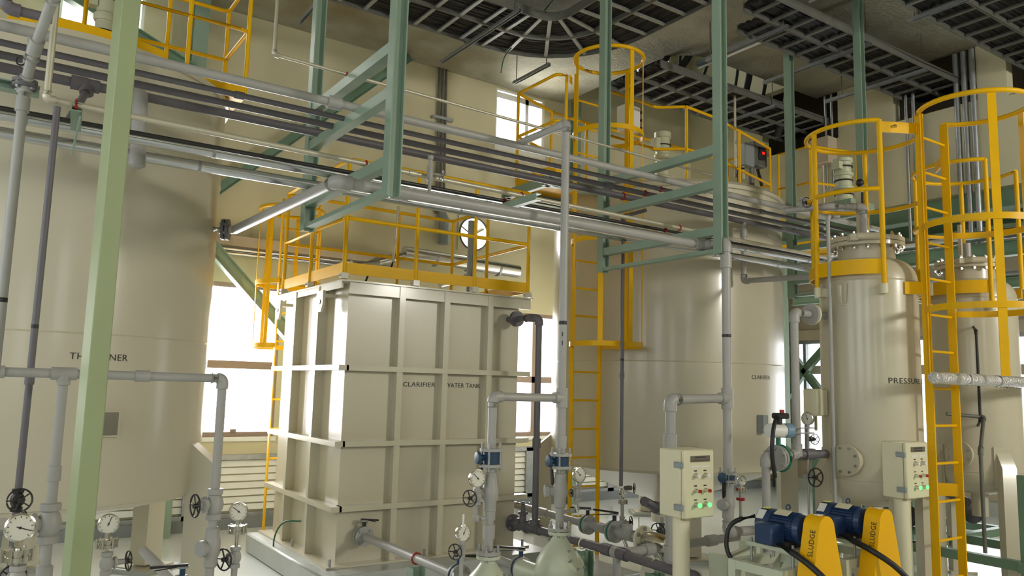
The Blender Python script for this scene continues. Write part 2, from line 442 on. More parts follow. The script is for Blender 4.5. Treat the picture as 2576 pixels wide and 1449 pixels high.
# ------------------------------------------------------------------ steelwork on the back wall
tag(MB().ibeam((1.80, 9.22, 0), (1.80, 9.22, 6.15), 0.16, 0.16, 0.012, up=(0, 1, 0)).build('steel_column', GREEN),
    'green steel column at the back wall, seen between the yellow thickener rails', 'column')
tag(MB().ibeam((1.86, 9.15, 3.40), (4.9, 9.15, 0.36), 0.14, 0.14, 0.01).build('wall_brace', GREEN), 'pale green diagonal brace crossing the bright back window beside the thickener', 'brace')
tag(MB().ibeam((1.86, 9.15, 3.60), (4.45, 9.15, 6.05), 0.12, 0.12, 0.01).build('wall_brace', GREEND), 'green diagonal brace rising on the back wall beyond the pipe rack', 'brace')
tag(MB().ibeam((1.74, 9.15, 5.15), (-0.6, 9.15, 6.12), 0.14, 0.14, 0.01).build('wall_brace', GREEND), 'green diagonal brace in the top left corner beside the high window', 'brace')
tag(MB().ibeam((7.42, 9.3, 0), (7.42, 9.3, 6.15), 0.12, 0.12, 0.01, up=(0, 1, 0)).build('steel_column', GREEN),
    'green steel column on the back wall beside the high right window', 'column')
# wall-mounted cable duct and the two bright tubes below it
t = thing('wall_cable_duct', 'pale cable duct with two shiny tubes along the back wall', 'cable duct', (3.2, 9.4, 3.2))
MB().box(-3.0, 4.35, 9.36, 9.5, 3.25, 3.37).build('duct_body', BEIGE, t)
for zz in (3.215, 3.165): MB().cyl((-3.0, 9.40, zz), (4.4, 9.40, zz), 0.024, 12).build('tube', FOIL, t)
# silver clad duct
t = thing('clad_duct', 'shiny metal clad duct on the back wall behind the water tank', 'duct', (5.3, 9.1, 3.33))
MB().cyl((4.45, 9.1, 3.37), (6.25, 9.1, 3.31), 0.095, 20).build('duct_section', FOIL, t)
MB().tube([(3.75, 9.1, 3.14), (4.1, 9.1, 3.22), (4.47, 9.1, 3.34)], 0.06, 14).build('tapered_section', FOIL, t)
MB().tube([(5.5, 9.1, 3.22), (5.35, 9.1, 3.1), (5.0, 9.1, 3.0)], 0.05, 14, bend=0.1).build('branch', FOIL, t)
for xx in (4.9, 5.4, 5.9): MB().cyl((xx, 9.1, 3.355-(xx-4.45)*0.033), (xx+0.03, 9.1, 3.354-(xx-4.45)*0.033), 0.099, 20).build('band', GALV, t)
# round wall fan
t = thing('wall_fan', 'round bright wall fan opening behind the tank railing', 'fan', (FAN[0], YB, FAN[1]))
m = MB(); n = 32
vs = []; fs = []
for i in range(n):
    a = 2*PI*i/n; c, s_ = math.cos(a), math.sin(a); k = 0.26/max(abs(c), abs(s_))
    for y in (YB-0.02, YB+0.02):
        vs += [(FAN[0]+FAN[2]*c, y, FAN[1]+FAN[2]*s_), (FAN[0]+k*c, y, FAN[1]+k*s_)]
for i in range(n):
    j = (i+1) % n
    fs += [(4*i, 4*i+1, 4*j+1, 4*j), (4*i+2, 4*j+2, 4*j+3, 4*i+3), (4*i, 4*j, 4*j+2, 4*i+2), (4*i+1, 4*i+3, 4*j+3, 4*j+1)]
m.add(vs, fs).build('mounting_plate', WALLM, t)
MB().ring((FAN[0], YB-0.02, FAN[1]), (0, 1, 0), FAN[2], 0.014, 32).build('rim', GALVD, t)
MB().cyl((FAN[0], YB+0.02, FAN[1]), (FAN[0], YB+0.09, FAN[1]), 0.045, 14).build('hub', BLACKI, t)
for i in range(3):
    a = PI/6+i*2*PI/3
    MB().bar((FAN[0]+0.04*math.cos(a), YB+0.05, FAN[1]+0.04*math.sin(a)), (FAN[0]+0.22*math.cos(a), YB+0.05, FAN[1]+0.22*math.sin(a)), 0.02, 0.05, up=(0, 1, 0.5)).build('blade', GALVD, t)
window_light(FAN[0], 9.76, FAN[1], 0.4, 0.4, (0, -1, 0), 14*LG)
# conduits on the back wall running down into a grey fitting
t = thing('wall_conduits', 'three grey conduits clipped to the back wall, running into a dark fitting', 'conduit', (5.2, 9.45, 3.6))
for k in range(3): MB().cyl((5.10+0.055*k, 9.45, 4.05), (5.06+0.055*k, 9.45, 6.15), 0.018, 10).build('tube', GALVD, t)
MB().box(4.98, 5.30, 9.42, 9.5, 5.40, 5.44).build('clip', GALV, t)
MB().cyl((5.2, 9.4, 3.62), (5.2, 9.4, 3.95), 0.075, 14).build('fitting', BOXG, t)
MB().cyl((5.2, 9.4, 3.95), (5.17, 9.44, 4.1), 0.075, 14, r2=0.05).build('reducer', BOXG, t)
# conduits on the upper end wall
for i, (yy, n_, r_) in enumerate(((4.86, 3, 0.035), (5.53, 2, 0.022), (6.75, 2, 0.018))):
    t = thing('wall_conduits', ['three shiny conduits on the end wall behind the yellow ladder cage', 'pair of thin conduits on the end wall right of the green post',
                                'pair of thin conduits on the end wall left of the green post'][i], 'conduit', (10.12, yy, 4.3), 'conduits on the end wall')
    for k in range(n_):
        zl = (3.2, 2.9, 4.7)[i]
        MB().cyl((10.12, yy-k*0.1, zl), (10.12, yy-k*0.1, 6.1), r_, 10).build('tube', GALV, t)
# boxes on walls
t = thing('wall_box', 'beige wall box on the end wall beside the green post', 'box', (10.1, 6.75, 5.2))
MB().bbox(9.98, 10.2, 6.62, 6.95, 5.05, 5.45, 0.012).build('body', BEIGE, t); MB().cyl((10.1, 6.8, 3.6), (10.1, 6.8, 5.05), 0.02, 10).build('conduit', CONDUIT, t)
# mezzanine steel
for i, (a, b, s_) in enumerate((((10.35, -2, 4.2), (10.35, 9.4, 4.2), 0.34), ((11.5, -2, 4.2), (11.5, 9.4, 4.2), 0.3),
                                ((10.45, 2.6, 4.22), (12.55, 2.6, 4.22), 0.26), ((10.45, 4.6, 4.22), (12.55, 4.6, 4.22), 0.26), ((10.45, 7.1, 4.22), (12.55, 7.1, 4.22), 0.26),
                                ((9.9, -1, 3.45), (9.9, 7.3, 3.45), 0.18), ((9.95, 7.25, 3.05), (9.95, 0.0, 3.05), 0.12))):
    tag(MB().ibeam(a, b, s_*0.7, s_, 0.012).build('mezzanine_beam', GREEND),
        ['deep green edge beam carrying the mezzanine', 'green beam along the middle of the mezzanine soffit', 'green cross beam under the mezzanine nearest the camera',
         'green cross beam under the middle of the mezzanine', 'green cross beam under the far end of the mezzanine', 'green pipe support beam below the mezzanine edge',
         'slim green rail below the pipe support beam'][i], 'beam', 'steel under the mezzanine')
for i, (y, z, r, m_) in enumerate(((0, 3.62, 0.05, FOIL), (0, 3.62, 0.03, GALV), (0, 3.15, 0.035, GALV))):
    x = (9.75, 9.9, 9.95)[i]
    tag(MB().cyl((x+(i == 1)*0.12, -1, z), (x+(i == 1)*0.12, 7.2, z), r, 12).build('service_pipe', m_),
        ['shiny clad pipe on the beam below the mezzanine', 'thin grey pipe beside the clad pipe below the mezzanine', 'grey pipe on the lower rail below the mezzanine'][i], 'pipe')
for i, yy in enumerate((2.4,)):
    tag(MB().ibeam((10.1, yy, 0), (10.1, yy, 4.05), 0.18, 0.18, 0.012).build('steel_column', GREEND), ['green mezzanine column behind the rear filter vessel', 'green mezzanine column beside the clarifier edge'][i], 'column')
# ------------------------------------------------------------------ cable trays under the ceiling
def rail(pts, t, h, z):
    m = MB(); P = [V((p[0], p[1], 0)) for p in pts]; N = len(P); vs = []; fs = []
    for i in range(N):
        d = (P[min(i+1, N-1)]-P[max(i-1, 0)]).normalized(); s_ = V((-d.y, d.x, 0))
        for a, b in ((-1, 0), (1, 0), (1, 1), (-1, 1)): vs.append(P[i]+s_*a*t/2+V((0, 0, z+b*h)))
    for i in range(N-1):
        for k in range(4): fs.append((i*4+k, i*4+(k+1) % 4, i*4+4+(k+1) % 4, i*4+4+k))
    fs += [(3, 2, 1, 0), tuple((N-1)*4+k for k in range(4))]
    return m.add(vs, fs)
ZT = 5.70
def cables_between(pa, pb, n, z, r, sag=0.0):
    m = MB(); nn = len(pa)
    for k in range(n):
        t = (k+0.5)/n
        m.tube([(pa[i][0]*(1-t)+pb[i][0]*t+random.uniform(-.008, .008), pa[i][1]*(1-t)+pb[i][1]*t+random.uniform(-.008, .008), z+random.uniform(-0.004, 0.03)) for i in range(nn)], r, 6)
    return m
def tray(label, pa, pb, rung_pts, group, rung_mat=GALV):
    t = thing('cable_tray', label, 'cable tray', (pa[0][0], pa[0][1], ZT), group)
    for p in (pa, pb): rail(p, 0.014, 0.10, ZT).build('side_rail', GALVD, t)
    for a, b in rung_pts:
        MB().bar((a[0], a[1], ZT+0.022), (b[0], b[1], ZT+0.022), 0.042, 0.02).build('rung', rung_mat, t)
    c = cables_between(pa, pb, 15, ZT+0.06, 0.021).build('cable_layer', CABLE, t); c['kind'] = 'stuff'
    return t
def straight_tray(label, x0, x1, ya, yb, group, step=0.3, rung_mat=GALVD):
    n = int((x1-x0)/step); k = max(2, n//4)
    xs = [x0+(x1-x0)*i/k for i in range(k+1)]
    return tray(label, [(x, ya) for x in xs], [(x, yb) for x in xs], [((x0+0.15+i*step, ya), (x0+0.15+i*step, yb)) for i in range(n)], group, rung_mat)
def bent_tray(label, ra, rb, cx_, cy_, x0, y1, group):
    def path(R):
        p = [(x0+(cx_-x0)*i/6, cy_+R) for i in range(7)]
        p += [(cx_+R*math.sin(PI/2*i/8), cy_+R*math.cos(PI/2*i/8)) for i in range(1, 9)]
        p += [(cx_+R, cy_+(y1-cy_)*i/6) for i in range(1, 7)]
        return p
    rp = []
    x = x0+0.15
    while x < cx_-0.05: rp.append(((x, cy_+ra), (x, cy_+rb))); x += 0.3
    for i in range(1, 5):
        a = PI/2*(i-0.5)/4; rp.append(((cx_+ra*math.sin(a), cy_+ra*math.cos(a)), (cx_+rb*math.sin(a), cy_+rb*math.cos(a))))
    y = cy_-0.15
    while y > y1+0.05: rp.append(((cx_+ra, y), (cx_+rb, y))); y -= 0.3
    return tray(label, path(ra), path(rb), rp, group)
g = 'cable trays under the ceiling'
bent_tray('outer lane of the curved cable tray turning under the ceiling', 1.245, 0.745, 4.75, 6.4, 1.2, 2.2, g)
bent_tray('inner lane of the curved cable tray turning under the ceiling', 0.73, 0.25, 4.75, 6.4, 1.2, 2.2, g)
straight_tray('far lane of the cable tray above the clarifier railing', 6.75, 10.6, 7.72, 7.255, g, rung_mat=GALV)
straight_tray('near lane of the cable tray above the clarifier railing', 6.75, 10.6, 7.24, 6.78, g, rung_mat=GALV)
straight_tray('far lane of the dark cable tray entering the end wall right of the clarifier', 6.75, 10.6, 5.58, 5.22, g)
straight_tray('near lane of the dark cable tray entering the end wall right of the clarifier', 6.4, 10.6, 5.2, 4.84, g)
straight_tray('far lane of the cable tray in the top right corner', 6.6, 10.6, 4.14, 3.72, g)
straight_tray('near lane of the cable tray in the top right corner', 6.6, 10.6, 3.70, 3.2, g)
# strut channels and hanger rods
for i, (x, ya, yb) in enumerate(((2.65, 6.55, 8.33), (4.45, 6.55, 8.28), (5.55, 7.5, 8.28), (8.1, 4.8, 6.28), (7.0, 5.1, 6.26), (8.9, 6.7, 7.8), (9.3, 4.8, 6.2), (7.9, 3.1, 4.25))):
    lab = ['strut channel under the trays left of the front rack hanger', 'strut channel ending above the three wall conduits', 'strut channel ending beside the high right window',
           'strut channel reaching out below the dark tray on the right', 'strut channel behind the right rack hanger post', 'strut channel under the tray above the clarifier, near the end wall',
           'strut channel under the dark tray near the end wall', 'strut channel under the top right tray'][i]
    t = thing('tray_support', lab, 'strut', (x, ya, 5.66), 'tray supports')
    MB().channel((x, ya, 5.672), (x, yb, 5.672), 0.041, 0.041, 0.004, up=(1, 0, 0)).build('strut_channel', GALV, t)
    for yy in (ya+0.06, min(yb-0.06, ya+1.15)):
        MB().cyl((x, yy, 5.66), (x, yy, 6.15), 0.006, 8).build('threaded_rod', GALVD, t)
# battens
for i, (x, ya, yb) in enumerate(((7.25, 4.25, 4.72), (7.66, 5.75, 6.7))):
    t = thing('light_batten', ['grey light batten under the ceiling at the top right', 'grey light batten under the stained ceiling'][i], 'light fitting', (x, ya, 5.95))
    MB().box(x-0.05, x+0.05, ya-0.3, yb+0.3, 6.02, 6.08).build('housing', BOXG, t)
    MB().cyl((x, ya-0.28, 5.99), (x, yb+0.28, 5.99), 0.016, 10).build('tube_lamp', WHITE, t)
    for yy in (ya-0.1, yb+0.1): MB().cyl((x, yy, 6.08), (x, yy, 6.15), 0.008, 8).build('hanger', GALVD, t)
# black cable bundles dropping through the cut-out on to the tray
drops = [((7.40, 7.25, 6.9), (7.38, 7.25, 6.2), (7.0, 7.2, 5.80), 0.04), ((7.45, 7.05, 6.9), (7.5, 7.15, 6.3), (7.62, 7.35, 5.85), 0.02), ((7.62, 7.0, 6.9), (7.66, 7.1, 6.25), (7.35, 7.3, 5.8), 0.05),
         ((8.0, 7.05, 6.9), (8.02, 7.1, 6.3), (7.95, 7.3, 5.8), 0.02), ((8.55, 7.05, 6.9), (8.6, 7.1, 6.3), (8.8, 7.4, 5.8), 0.022), ((8.85, 7.05, 6.9), (8.86, 7.1, 6.3), (8.95, 7.35, 5.8), 0.05),
         ((9.2, 7.05, 6.9), (9.22, 7.1, 6.3), (9.3, 7.3, 5.8), 0.028), ((9.6, 7.05, 6.9), (9.75, 7.1, 6.2), (9.85, 7.4, 5.6), 0.06)]
for i, (a, b, c, r) in enumerate(drops):
    lab = ['first thick black cable bundle left of the ceiling cut-out', 'thin black cable hanging left of the thick bundle in the cut-out', 'thick black cable bundle curving down to the tray in the cut-out',
           'thin black cable hanging in the middle of the cut-out', 'thin black cable hanging right of the green post', 'thick black cable bundle hanging straight right of the green post',
           'medium black cable hanging near the end wall', 'broad black cable bundle dropping at the end wall'][i]
    tag(MB().tube([a, b, ((b[0]+c[0])/2, (b[1]+c[1])/2, (b[2]+c[2])/2-0.03), c], r, 10, bend=0.2).build('cable_bundle', CABLE), lab, 'cable', 'cables dropping on to the tray')
tag(MB().tube([(5.05, 6.7, 6.1), (5.0, 7.0, 5.9), (4.95, 7.62, 5.66), (5.0, 7.75, 5.5)], 0.008, 8, bend=0.2).build('earth_wire', GREENW), 'thin green earth wire looped over the curved tray', 'wire')

# ------------------------------------------------------------------ pipe helper
def piece_pipe(t, pts, r, material, coup=(), elbow_r=1.32, n=14, ends=True):
    """straight sections, elbows at the corners and couplings (segment, fraction) as parts of thing t"""
    P = [V(p) for p in pts]
    for i in range(len(P)-1):
        MB().cyl(P[i], P[i+1], r, n).build('pipe_section', material, t)
    for i in range(1, len(P)-1):
        d1 = (P[i-1]-P[i]).normalized(); d2 = (P[i+1]-P[i]).normalized(); L = r*2.4
        m = MB().tube([P[i]+d1*L, P[i], P[i]+d2*L], r*elbow_r, n, bend=r*1.5)
        m.build('elbow', material, t)
    for sg, fr in coup:
        p = P[sg].lerp(P[sg+1], fr); d = (P[sg+1]-P[sg]).normalized(); L = r*1.5
        MB().lathe([(r*1.0, -L*1.02), (r*elbow_r, -L), (r*elbow_r, L), (r*1.0, L*1.02)], p, d, n).build('coupling', material, t)
    return t
def pipe(name, label, pts, r, material, coup=(), cat='pipe', group=None, **k):
    t = thing(name, label, cat, pts[0], group)
    return piece_pipe(t, pts, r, material, coup, **k)
def tee(t, p, d1, d2, r, material, n=14):
    p, d1, d2 = V(p), V(d1), V(d2); L = r*2.3; R = r*1.32
    m = MB(); m.cyl(p-d1*L, p+d1*L, R, n); m.cyl(p, p+d2*L, R, n)
    return m.build('tee', material, t)
def flange(t, p, d, R, th, material, bolts=4, bolt_r=0.007, name='flange', bl=None):
    p, d = V(p), V(d).normalized(); _, a, b = frame_of(d)
    o = MB().lathe([(R*0.35, 0), (R, 0), (R, th), (R*0.35, th)], p, d, 22).build(name, material, t)
    if bolts:
        bl = bl or th*2.2
        for i in range(bolts):
            q = p+d*th/2+(a*math.cos(2*PI*(i+.5)/bolts)+b*math.sin(2*PI*(i+.5)/bolts))*R*0.78
            m = MB().cyl(q-d*bl/2, q+d*bl/2, bolt_r, 6); m.cyl(q-d*(th/2+bolt_r*1.3), q-d*th/2, bolt_r*1.8, 6); m.cyl(q+d*th/2, q+d*(th/2+bolt_r*1.3), bolt_r*1.8, 6)
            m.build('bolt', GALV, t)
    return o

# ------------------------------------------------------------------ pipe rack hangers
def hanger(label, x, yn, yf, zb, beams, ztop=6.15):
    t = thing('pipe_rack_hanger', label, 'pipe rack', (x, (yn+yf)/2, zb), 'pipe rack hangers')
    S = 0.085
    for y in (yn, yf):
        MB().ibeam((x, y, zb), (x, y, ztop), S, S, 0.008, up=(1, 0, 0)).build('post', GREEN, t)
    for k, z in enumerate(beams):
        if k == 0: MB().bar((x, yn, z), (x, yf, z), 0.07, 0.03).build('bottom_tie', GREEN, t)
        else: MB().channel((x, yn, z-0.035), (x, yf, z-0.035), 0.07, 0.07, 0.008, side=1).build('crossbeam', GREEN, t)
    return t
hanger('green pipe rack hanger in front of the water tank, nearest the camera', 1.95, 4.19, 5.62, 2.80, (2.835, 3.05, 3.48, 3.77))
hanger('green pipe rack hanger in front of the clarifier', 4.9, 4.24, 5.69, 2.80, (2.83, 3.03, 3.42, 3.715))
hanger('green pipe rack hanger farthest away, between clarifier and filter vessel', 7.85, 4.80, 5.72, 2.80, (2.83, 3.03, 3.42, 3.715))

# ------------------------------------------------------------------ pipes lying on the rack
G1 = 'long pipes on the overhead rack'
pipe('rack_pipe', 'light grey pipe with a union nearest the camera on the upper rack level', [(-4.88, 4.75, 3.50), (8.1, 4.75, 3.50)], 0.029, PVC, [(0, 0.513), (0, 0.78)], group=G1, elbow_r=1.5)
pipe('rack_pipe', 'thinnest dark grey pipe on the upper rack level', [(-4.88, 4.92, 3.47), (8.1, 4.92, 3.47)], 0.019, PVCD, [(0, 0.47), (0, 0.86)], group=G1)
pipe('rack_pipe', 'medium dark grey pipe third from the front on the upper rack level', [(-4.88, 5.11, 3.47), (8.1, 5.13, 3.47)], 0.023, PVCD, [(0, 0.72)], group=G1, elbow_r=1.6)
t = pipe('rack_pipe', 'thick dark grey pipe at the back of the upper rack level with a drop leg', [(-4.88, 5.42, 3.50), (8.1, 5.42, 3.50)], 0.03, PVCD, [(0, 0.405), (0, 0.425), (0, 0.86)], group=G1, elbow_r=1.5)
tee(t, (0.42, 5.42, 3.5), (1, 0, 0), (0, -0.4, -0.9), 0.031, PVCD)
MB().cyl((0.42, 5.40, 3.45), (0.30, 5.0, 3.1), 0.022, 12).build('branch', PVCD, t)
MB().tube([(0.71, 5.42, 3.5), (0.72, 5.36, 3.49), (0.73, 5.34, 3.04)], 0.045, 14, bend=0.06).build('drop_leg', PVC, t)
MB().lathe([(0.02, 3.0), (0.05, 3.02), (0.05, 3.1), (0.045, 3.12)], (0.73, 5.34, 0), (0, 0, 1), 16).build('drop_cap', PVC, t)
# thin pipe on the top crossbeams
pipe('rack_pipe', 'thin pipe coming down from the ceiling and running along the top crossbeams', [(1.42, 4.98, 6.12), (1.44, 4.98, 3.82), (5.95, 5.18, 3.82)], 0.012, CONDUIT, group=G1, elbow_r=1.6)
# lower level
pipe('rack_pipe', 'slim cream pipe turning down from the ceiling on to the lower rack level', [(0.178, 4.52, 6.12), (0.178, 4.52, 3.085), (7.2, 4.78, 3.085)], 0.017, CONDUIT, [(1, 0.3), (1, 0.7)], group=G1)
pipe('rack_pipe', 'black cable conduit beside the slim cream pipe on the lower rack level', [(-4.88, 4.84, 3.09), (7.2, 4.88, 3.09)], 0.014, BLACKI, group=G1)
def clad(label, y, z, r):
    t = thing('insulated_pipe', label, 'pipe', (-4.6, y, z), G1)
    MB().cyl((-4.88, y, z), (8.1, y, z), r, 18).build('cladding', FOIL, t)
    for k in range(12): MB().cyl((-3.9+k, y, z), (-3.88+k, y, z), r*1.05, 18).build('band', GALV, t)
clad('front metal clad pipe on the lower rack level', 5.0, 3.10, 0.036)
clad('rear metal clad pipe on the lower rack level', 5.38, 3.095, 0.036)
# thickener overflow line that turns into the rack and comes down at the right
t = pipe('overflow_pipe', 'wide grey pipe from the thickener nozzle along the rack, dropping beside the control box',
         [(1.63, 6.40, 2.89), (1.71, 4.44, 2.90), (4.93, 4.44, 2.90), (4.93, 4.215, 2.90), (4.93, 4.215, 0.62), (5.6, 4.215, 0.60)], 0.036, PVC, [(1, 0.13), (1, 0.98), (3, 0.07), (3, 0.55), (3, 0.86), (3, 0.93)], elbow_r=1.28)
MB().tube([(1.47, 6.50, 2.89), (1.56, 6.46, 2.89), (1.63, 6.40, 2.89)], 0.034, 14).build('nozzle', CREAM, t)
flange(t, (1.545, 6.465, 2.89), (0.9, -0.42, 0), 0.085, 0.022, PVCD, 6)
flange(t, (1.575, 6.452, 2.89), (0.9, -0.42, 0), 0.085, 0.022, PVCD, 0)
tee(t, (4.93, 4.215, 1.645), (0, 0, 1), (-1, 0, 0), 0.036, PVC)
for z_ in (2.14,): MB().cyl((4.93, 4.215, z_-0.012), (4.93, 4.215, z_+0.012), 0.0366, 16).build('marker_band', BLACK, t)
pipe('return_pipe', 'light grey pipe bending down behind the nearer control box', [(4.85, 4.215, 1.645), (4.302, 4.215, 1.63), (4.302, 4.215, 0.40)], 0.036, PVC, [(1, 0.25), (1, 0.9)])

# small upright valve branch on the rack
t = thing('vent_valve', 'small upright vent valve with a round wheel on the rack pipes', 'valve', (2.395, 4.55, 2.93))
MB().cyl((2.395, 4.55, 2.93), (2.395, 4.55, 3.21), 0.012, 10).build('stem_pipe', PVC, t)
MB().lathe([(0.013, 3.04), (0.021, 3.05), (0.021, 3.14), (0.013, 3.15)], (2.395, 4.55, 0), (0, 0, 1), 12).build('body', PVC, t)
MB().lathe([(0.013, 3.185), (0.019, 3.19), (0.019, 3.215), (0.005, 3.22)], (2.395, 4.55, 0), (0, 0, 1), 12).build('cap', PVC, t)
MB().cyl((2.40, 4.55, 3.095), (2.485, 4.54, 3.095), 0.012, 10).build('bonnet', STEEL, t)
m = MB().ring((2.49, 4.54, 3.095), (1, -0.4, 0), 0.032, 0.005, 20, 6); m.bar((2.49, 4.54, 3.064), (2.49, 4.54, 3.126), 0.006, 0.006); m.build('handwheel', GALV, t)

# red clamps and green brackets holding pipes
t = thing('pipe_bracket', 'green channel bracket with red clamp hanging from the slim cream pipe at the left', 'bracket', (0.31, 4.55, 3.05))
MB().channel((0.31, 4.50, 3.07), (0.34, 4.80, 3.05), 0.05, 0.05, 0.006).build('channel', GREEN, t)
MB().bar((0.335, 4.55, 3.04), (0.32, 4.6, 2.84), 0.05, 0.008, up=(1, 0, 0)).build('hanging_strap', GREEN, t)
MB().ring((0.31, 4.525, 3.087), (1, 0, 0), 0.024, 0.007, 16, 6).build('clamp', RED, t)
t = thing('pipe_bracket', 'green channel bracket with red clamps behind the tall riser pipe', 'bracket', (3.25, 4.7, 3.05))
MB().channel((3.2, 4.42, 3.04), (3.2, 5.02, 3.04), 0.05, 0.05, 0.006).build('channel', GREEN, t)
for yy, rr in ((4.64, 0.022), (4.86, 0.02)): MB().ring((3.2, yy, 3.087), (1, 0, 0), rr, 0.007, 16, 6).build('clamp', RED, t)
for i, (x, z) in enumerate(((1.95, 3.77), (1.95, 3.06), (4.9, 3.43), (4.9, 3.04))):
    t = thing('clamp_set', ['red clamp on the thin pipe over the nearest rack hanger', 'red clamp on the slim pipe over the nearest rack hanger', 'row of red clamps on the upper pipes over the clarifier rack hanger',
                            'red clamps on the slim pipe over the clarifier rack hanger'][i], 'clamp', (x, 4.9, z))
    for yy, rr, zz in (([(5.0, 0.014, 3.82)], [(4.585, 0.02, 3.085)], [(4.92, 0.022, 3.47), (5.12, 0.026, 3.47), (5.42, 0.034, 3.5)], [(4.695, 0.02, 3.085), (4.86, 0.017, 3.09)])[i]):
        MB().ring((x, yy, zz), (1, 0, 0), rr, 0.006, 16, 6).build('clamp', RED, t)

# ------------------------------------------------------------------ column and pipework at the left edge
t = thing('steel_column', 'tall pale green steel column in the left foreground', 'column', (0.402, 3.6, 0))
M = Matrix.Translation((0.402, 3.6, 0)) @ Matrix.Rotation(rad(6), 4, 'Z')
MB(M).bbox(-0.037, 0.037, -0.072, 0.072, 0.0, 6.15, 0.004).build('shaft', GREENC, t)
m = MB(M); m.box(-0.14, 0.14, -0.14, 0.14, 0, 0.02).build('base_plate', GREENC, t)
t = thing('process_pipe', 'grey flanged pipe at the left edge, bending towards the camera at the top', 'pipe', (0.07, 4.0, 0))
piece_pipe(t, [(0.07, 4.0, 0.3), (0.07, 4.0, 2.96), (0.09, 3.88, 3.1), (0.135, 3.6, 3.26), (0.2, 3.1, 3.6)], 0.022, PVC, [(0, 0.97)])
flange(t, (0.07, 4.0, 2.955), (0, 0, 1), 0.05, 0.016, PVCD, 4, 0.005); flange(t, (0.07, 4.0, 2.975), (0, 0, 1), 0.05, 0.016, PVCD, 0)
MB().cyl((0.07, 4.0, 2.0), (0.07, 4.0, 2.02), 0.0226, 14).build('marker_band', BLACK, t)
tag(MB().channel((-0.6, 4.05, 2.965), (0.13, 4.05, 2.965), 0.05, 0.045, 0.006).build('support_angle', GREEN), 'short green support channel at the left edge under the flanged pipe', 'bracket')
t = thing('process_pipe', 'thin grey pipe dropping from the rack past the thickener lettering to a wheel valve', 'pipe', (0.225, 4.5, 0.4))
piece_pipe(t, [(0.227, 4.5, 3.05), (0.225, 4.5, 0.4)], 0.0165, PVCD, [(0, 0.52)])
MB().cyl((0.226, 4.5, 1.92), (0.226, 4.5, 1.94), 0.0172, 14).build('marker_band', BLACK, t)
t = thing('process_pipe', 'dark elbowed pipe across the top left corner', 'pipe', (-0.6, 4.2, 3.4))
piece_pipe(t, [(-0.1, 4.2, 4.2), (-0.03, 4.3, 3.42), (0.16, 4.3, 3.42)], 0.024, PVCD)
t = thing('vent_valve', 'small grey cock valve hanging among the pipes at the top left', 'valve', (0.083, 4.75, 3.22))
MB().cyl((0.083, 4.75, 3.22), (0.083, 4.75, 3.475), 0.010, 10).build('stem_pipe', PVC, t); MB().lathe([(0.011, 3.29), (0.02, 3.305), (0.02, 3.37), (0.011, 3.385)], (0.083, 4.75, 0), (0, 0, 1), 12).build('body', PVC, t)
MB().ring((0.055, 4.70, 3.315), (0.3, 1, 0), 0.022, 0.005, 18, 6).build('handwheel', BLACKI, t)
t = thing('discharge_header', 'light grey horizontal header pipe with two drop legs below the thickener lettering', 'pipe', (0.345, 4.2, 0))
piece_pipe(t, [(0.06, 4.2, 1.705), (1.06, 4.2, 1.70), (1.063, 4.2, 0.30)], 0.022, PVC, [(0, 0.02), (0, 0.62)])
piece_pipe(t, [(0.345, 4.2, 1.68), (0.342, 4.2, 0.25)], 0.022, PVC, [(0, 0.30), (0, 0.42)])
tee(t, (0.345, 4.2, 1.704), (1, 0, 0), (0, 0, -1), 0.023, PVC)
# ------------------------------------------------------------------ handrails, ladders, cages
def rails(t, pts, zs, r=0.018, name='rail', closed=False):
    for z in zs:
        MB().tube([(p[0], p[1], z) for p in pts], r, 10, bend=0.07, closed=closed).build(name, YEL, t)
def posts(t, pts, z0, z1, r=0.018, foot=False):
    for p in pts:
        MB().cyl((p[0], p[1], z0), (p[0], p[1], z1), r, 10).build('post', YEL, t)
        if foot:
            m = MB().box(p[0]-0.03, p[0]+0.03, p[1]-0.03, p[1]+0.03, z0-0.05, z0); m.cyl((p[0]-0.05, p[1], z0-0.025), (p[0]+0.05, p[1], z0-0.025), 0.008, 6)
            m.build('post_foot', CREAM, t)
def cage(t, c, R, a0, a1, zs, angles, zb, zt, top=True, bw=0.05):
    """hoops from a0 to a1 degrees, vertical flat bars at the given angles"""
    for z in zs: MB().arcbar(c, R, rad(a0), rad(a1), z-0.025, z+0.025, 0.008, 24).build('cage_hoop', YEL, t)
    if top:
        n = 28
        MB().tube([(c[0]+R*math.cos(rad(a0+(a1-a0)*i/n)), c[1]+R*math.sin(rad(a0+(a1-a0)*i/n)), zt) for i in range(n+1)], 0.02, 10).build('cage_top_ring', YEL, t)
    for a in angles:
        p = V((c[0]+(R-0.006)*math.cos(rad(a)), c[1]+(R-0.006)*math.sin(rad(a)), 0)); o = V((math.cos(rad(a)), math.sin(rad(a)), 0))
        MB().bar(p+V((0, 0, zb)), p+V((0, 0, zt)), bw, 0.008, up=o).build('cage_bar', YEL, t)
def ladder(t, p, q, z0, z1, rz0, step, sw=0.055, st=0.012):
    p, q = V((p[0], p[1], 0)), V((q[0], q[1], 0)); d = (q-p).normalized()
    for s_ in (p, q): MB().bar(s_+V((0, 0, z0)), s_+V((0, 0, z1)), st, sw, up=V((-d.y, d.x, 0))).build('stile', YEL, t)
    z = rz0
    while z < z1-0.1:
        MB().cyl(p+V((0, 0, z)), q+V((0, 0, z)), 0.011, 8).build('rung', YEL, t); z += step
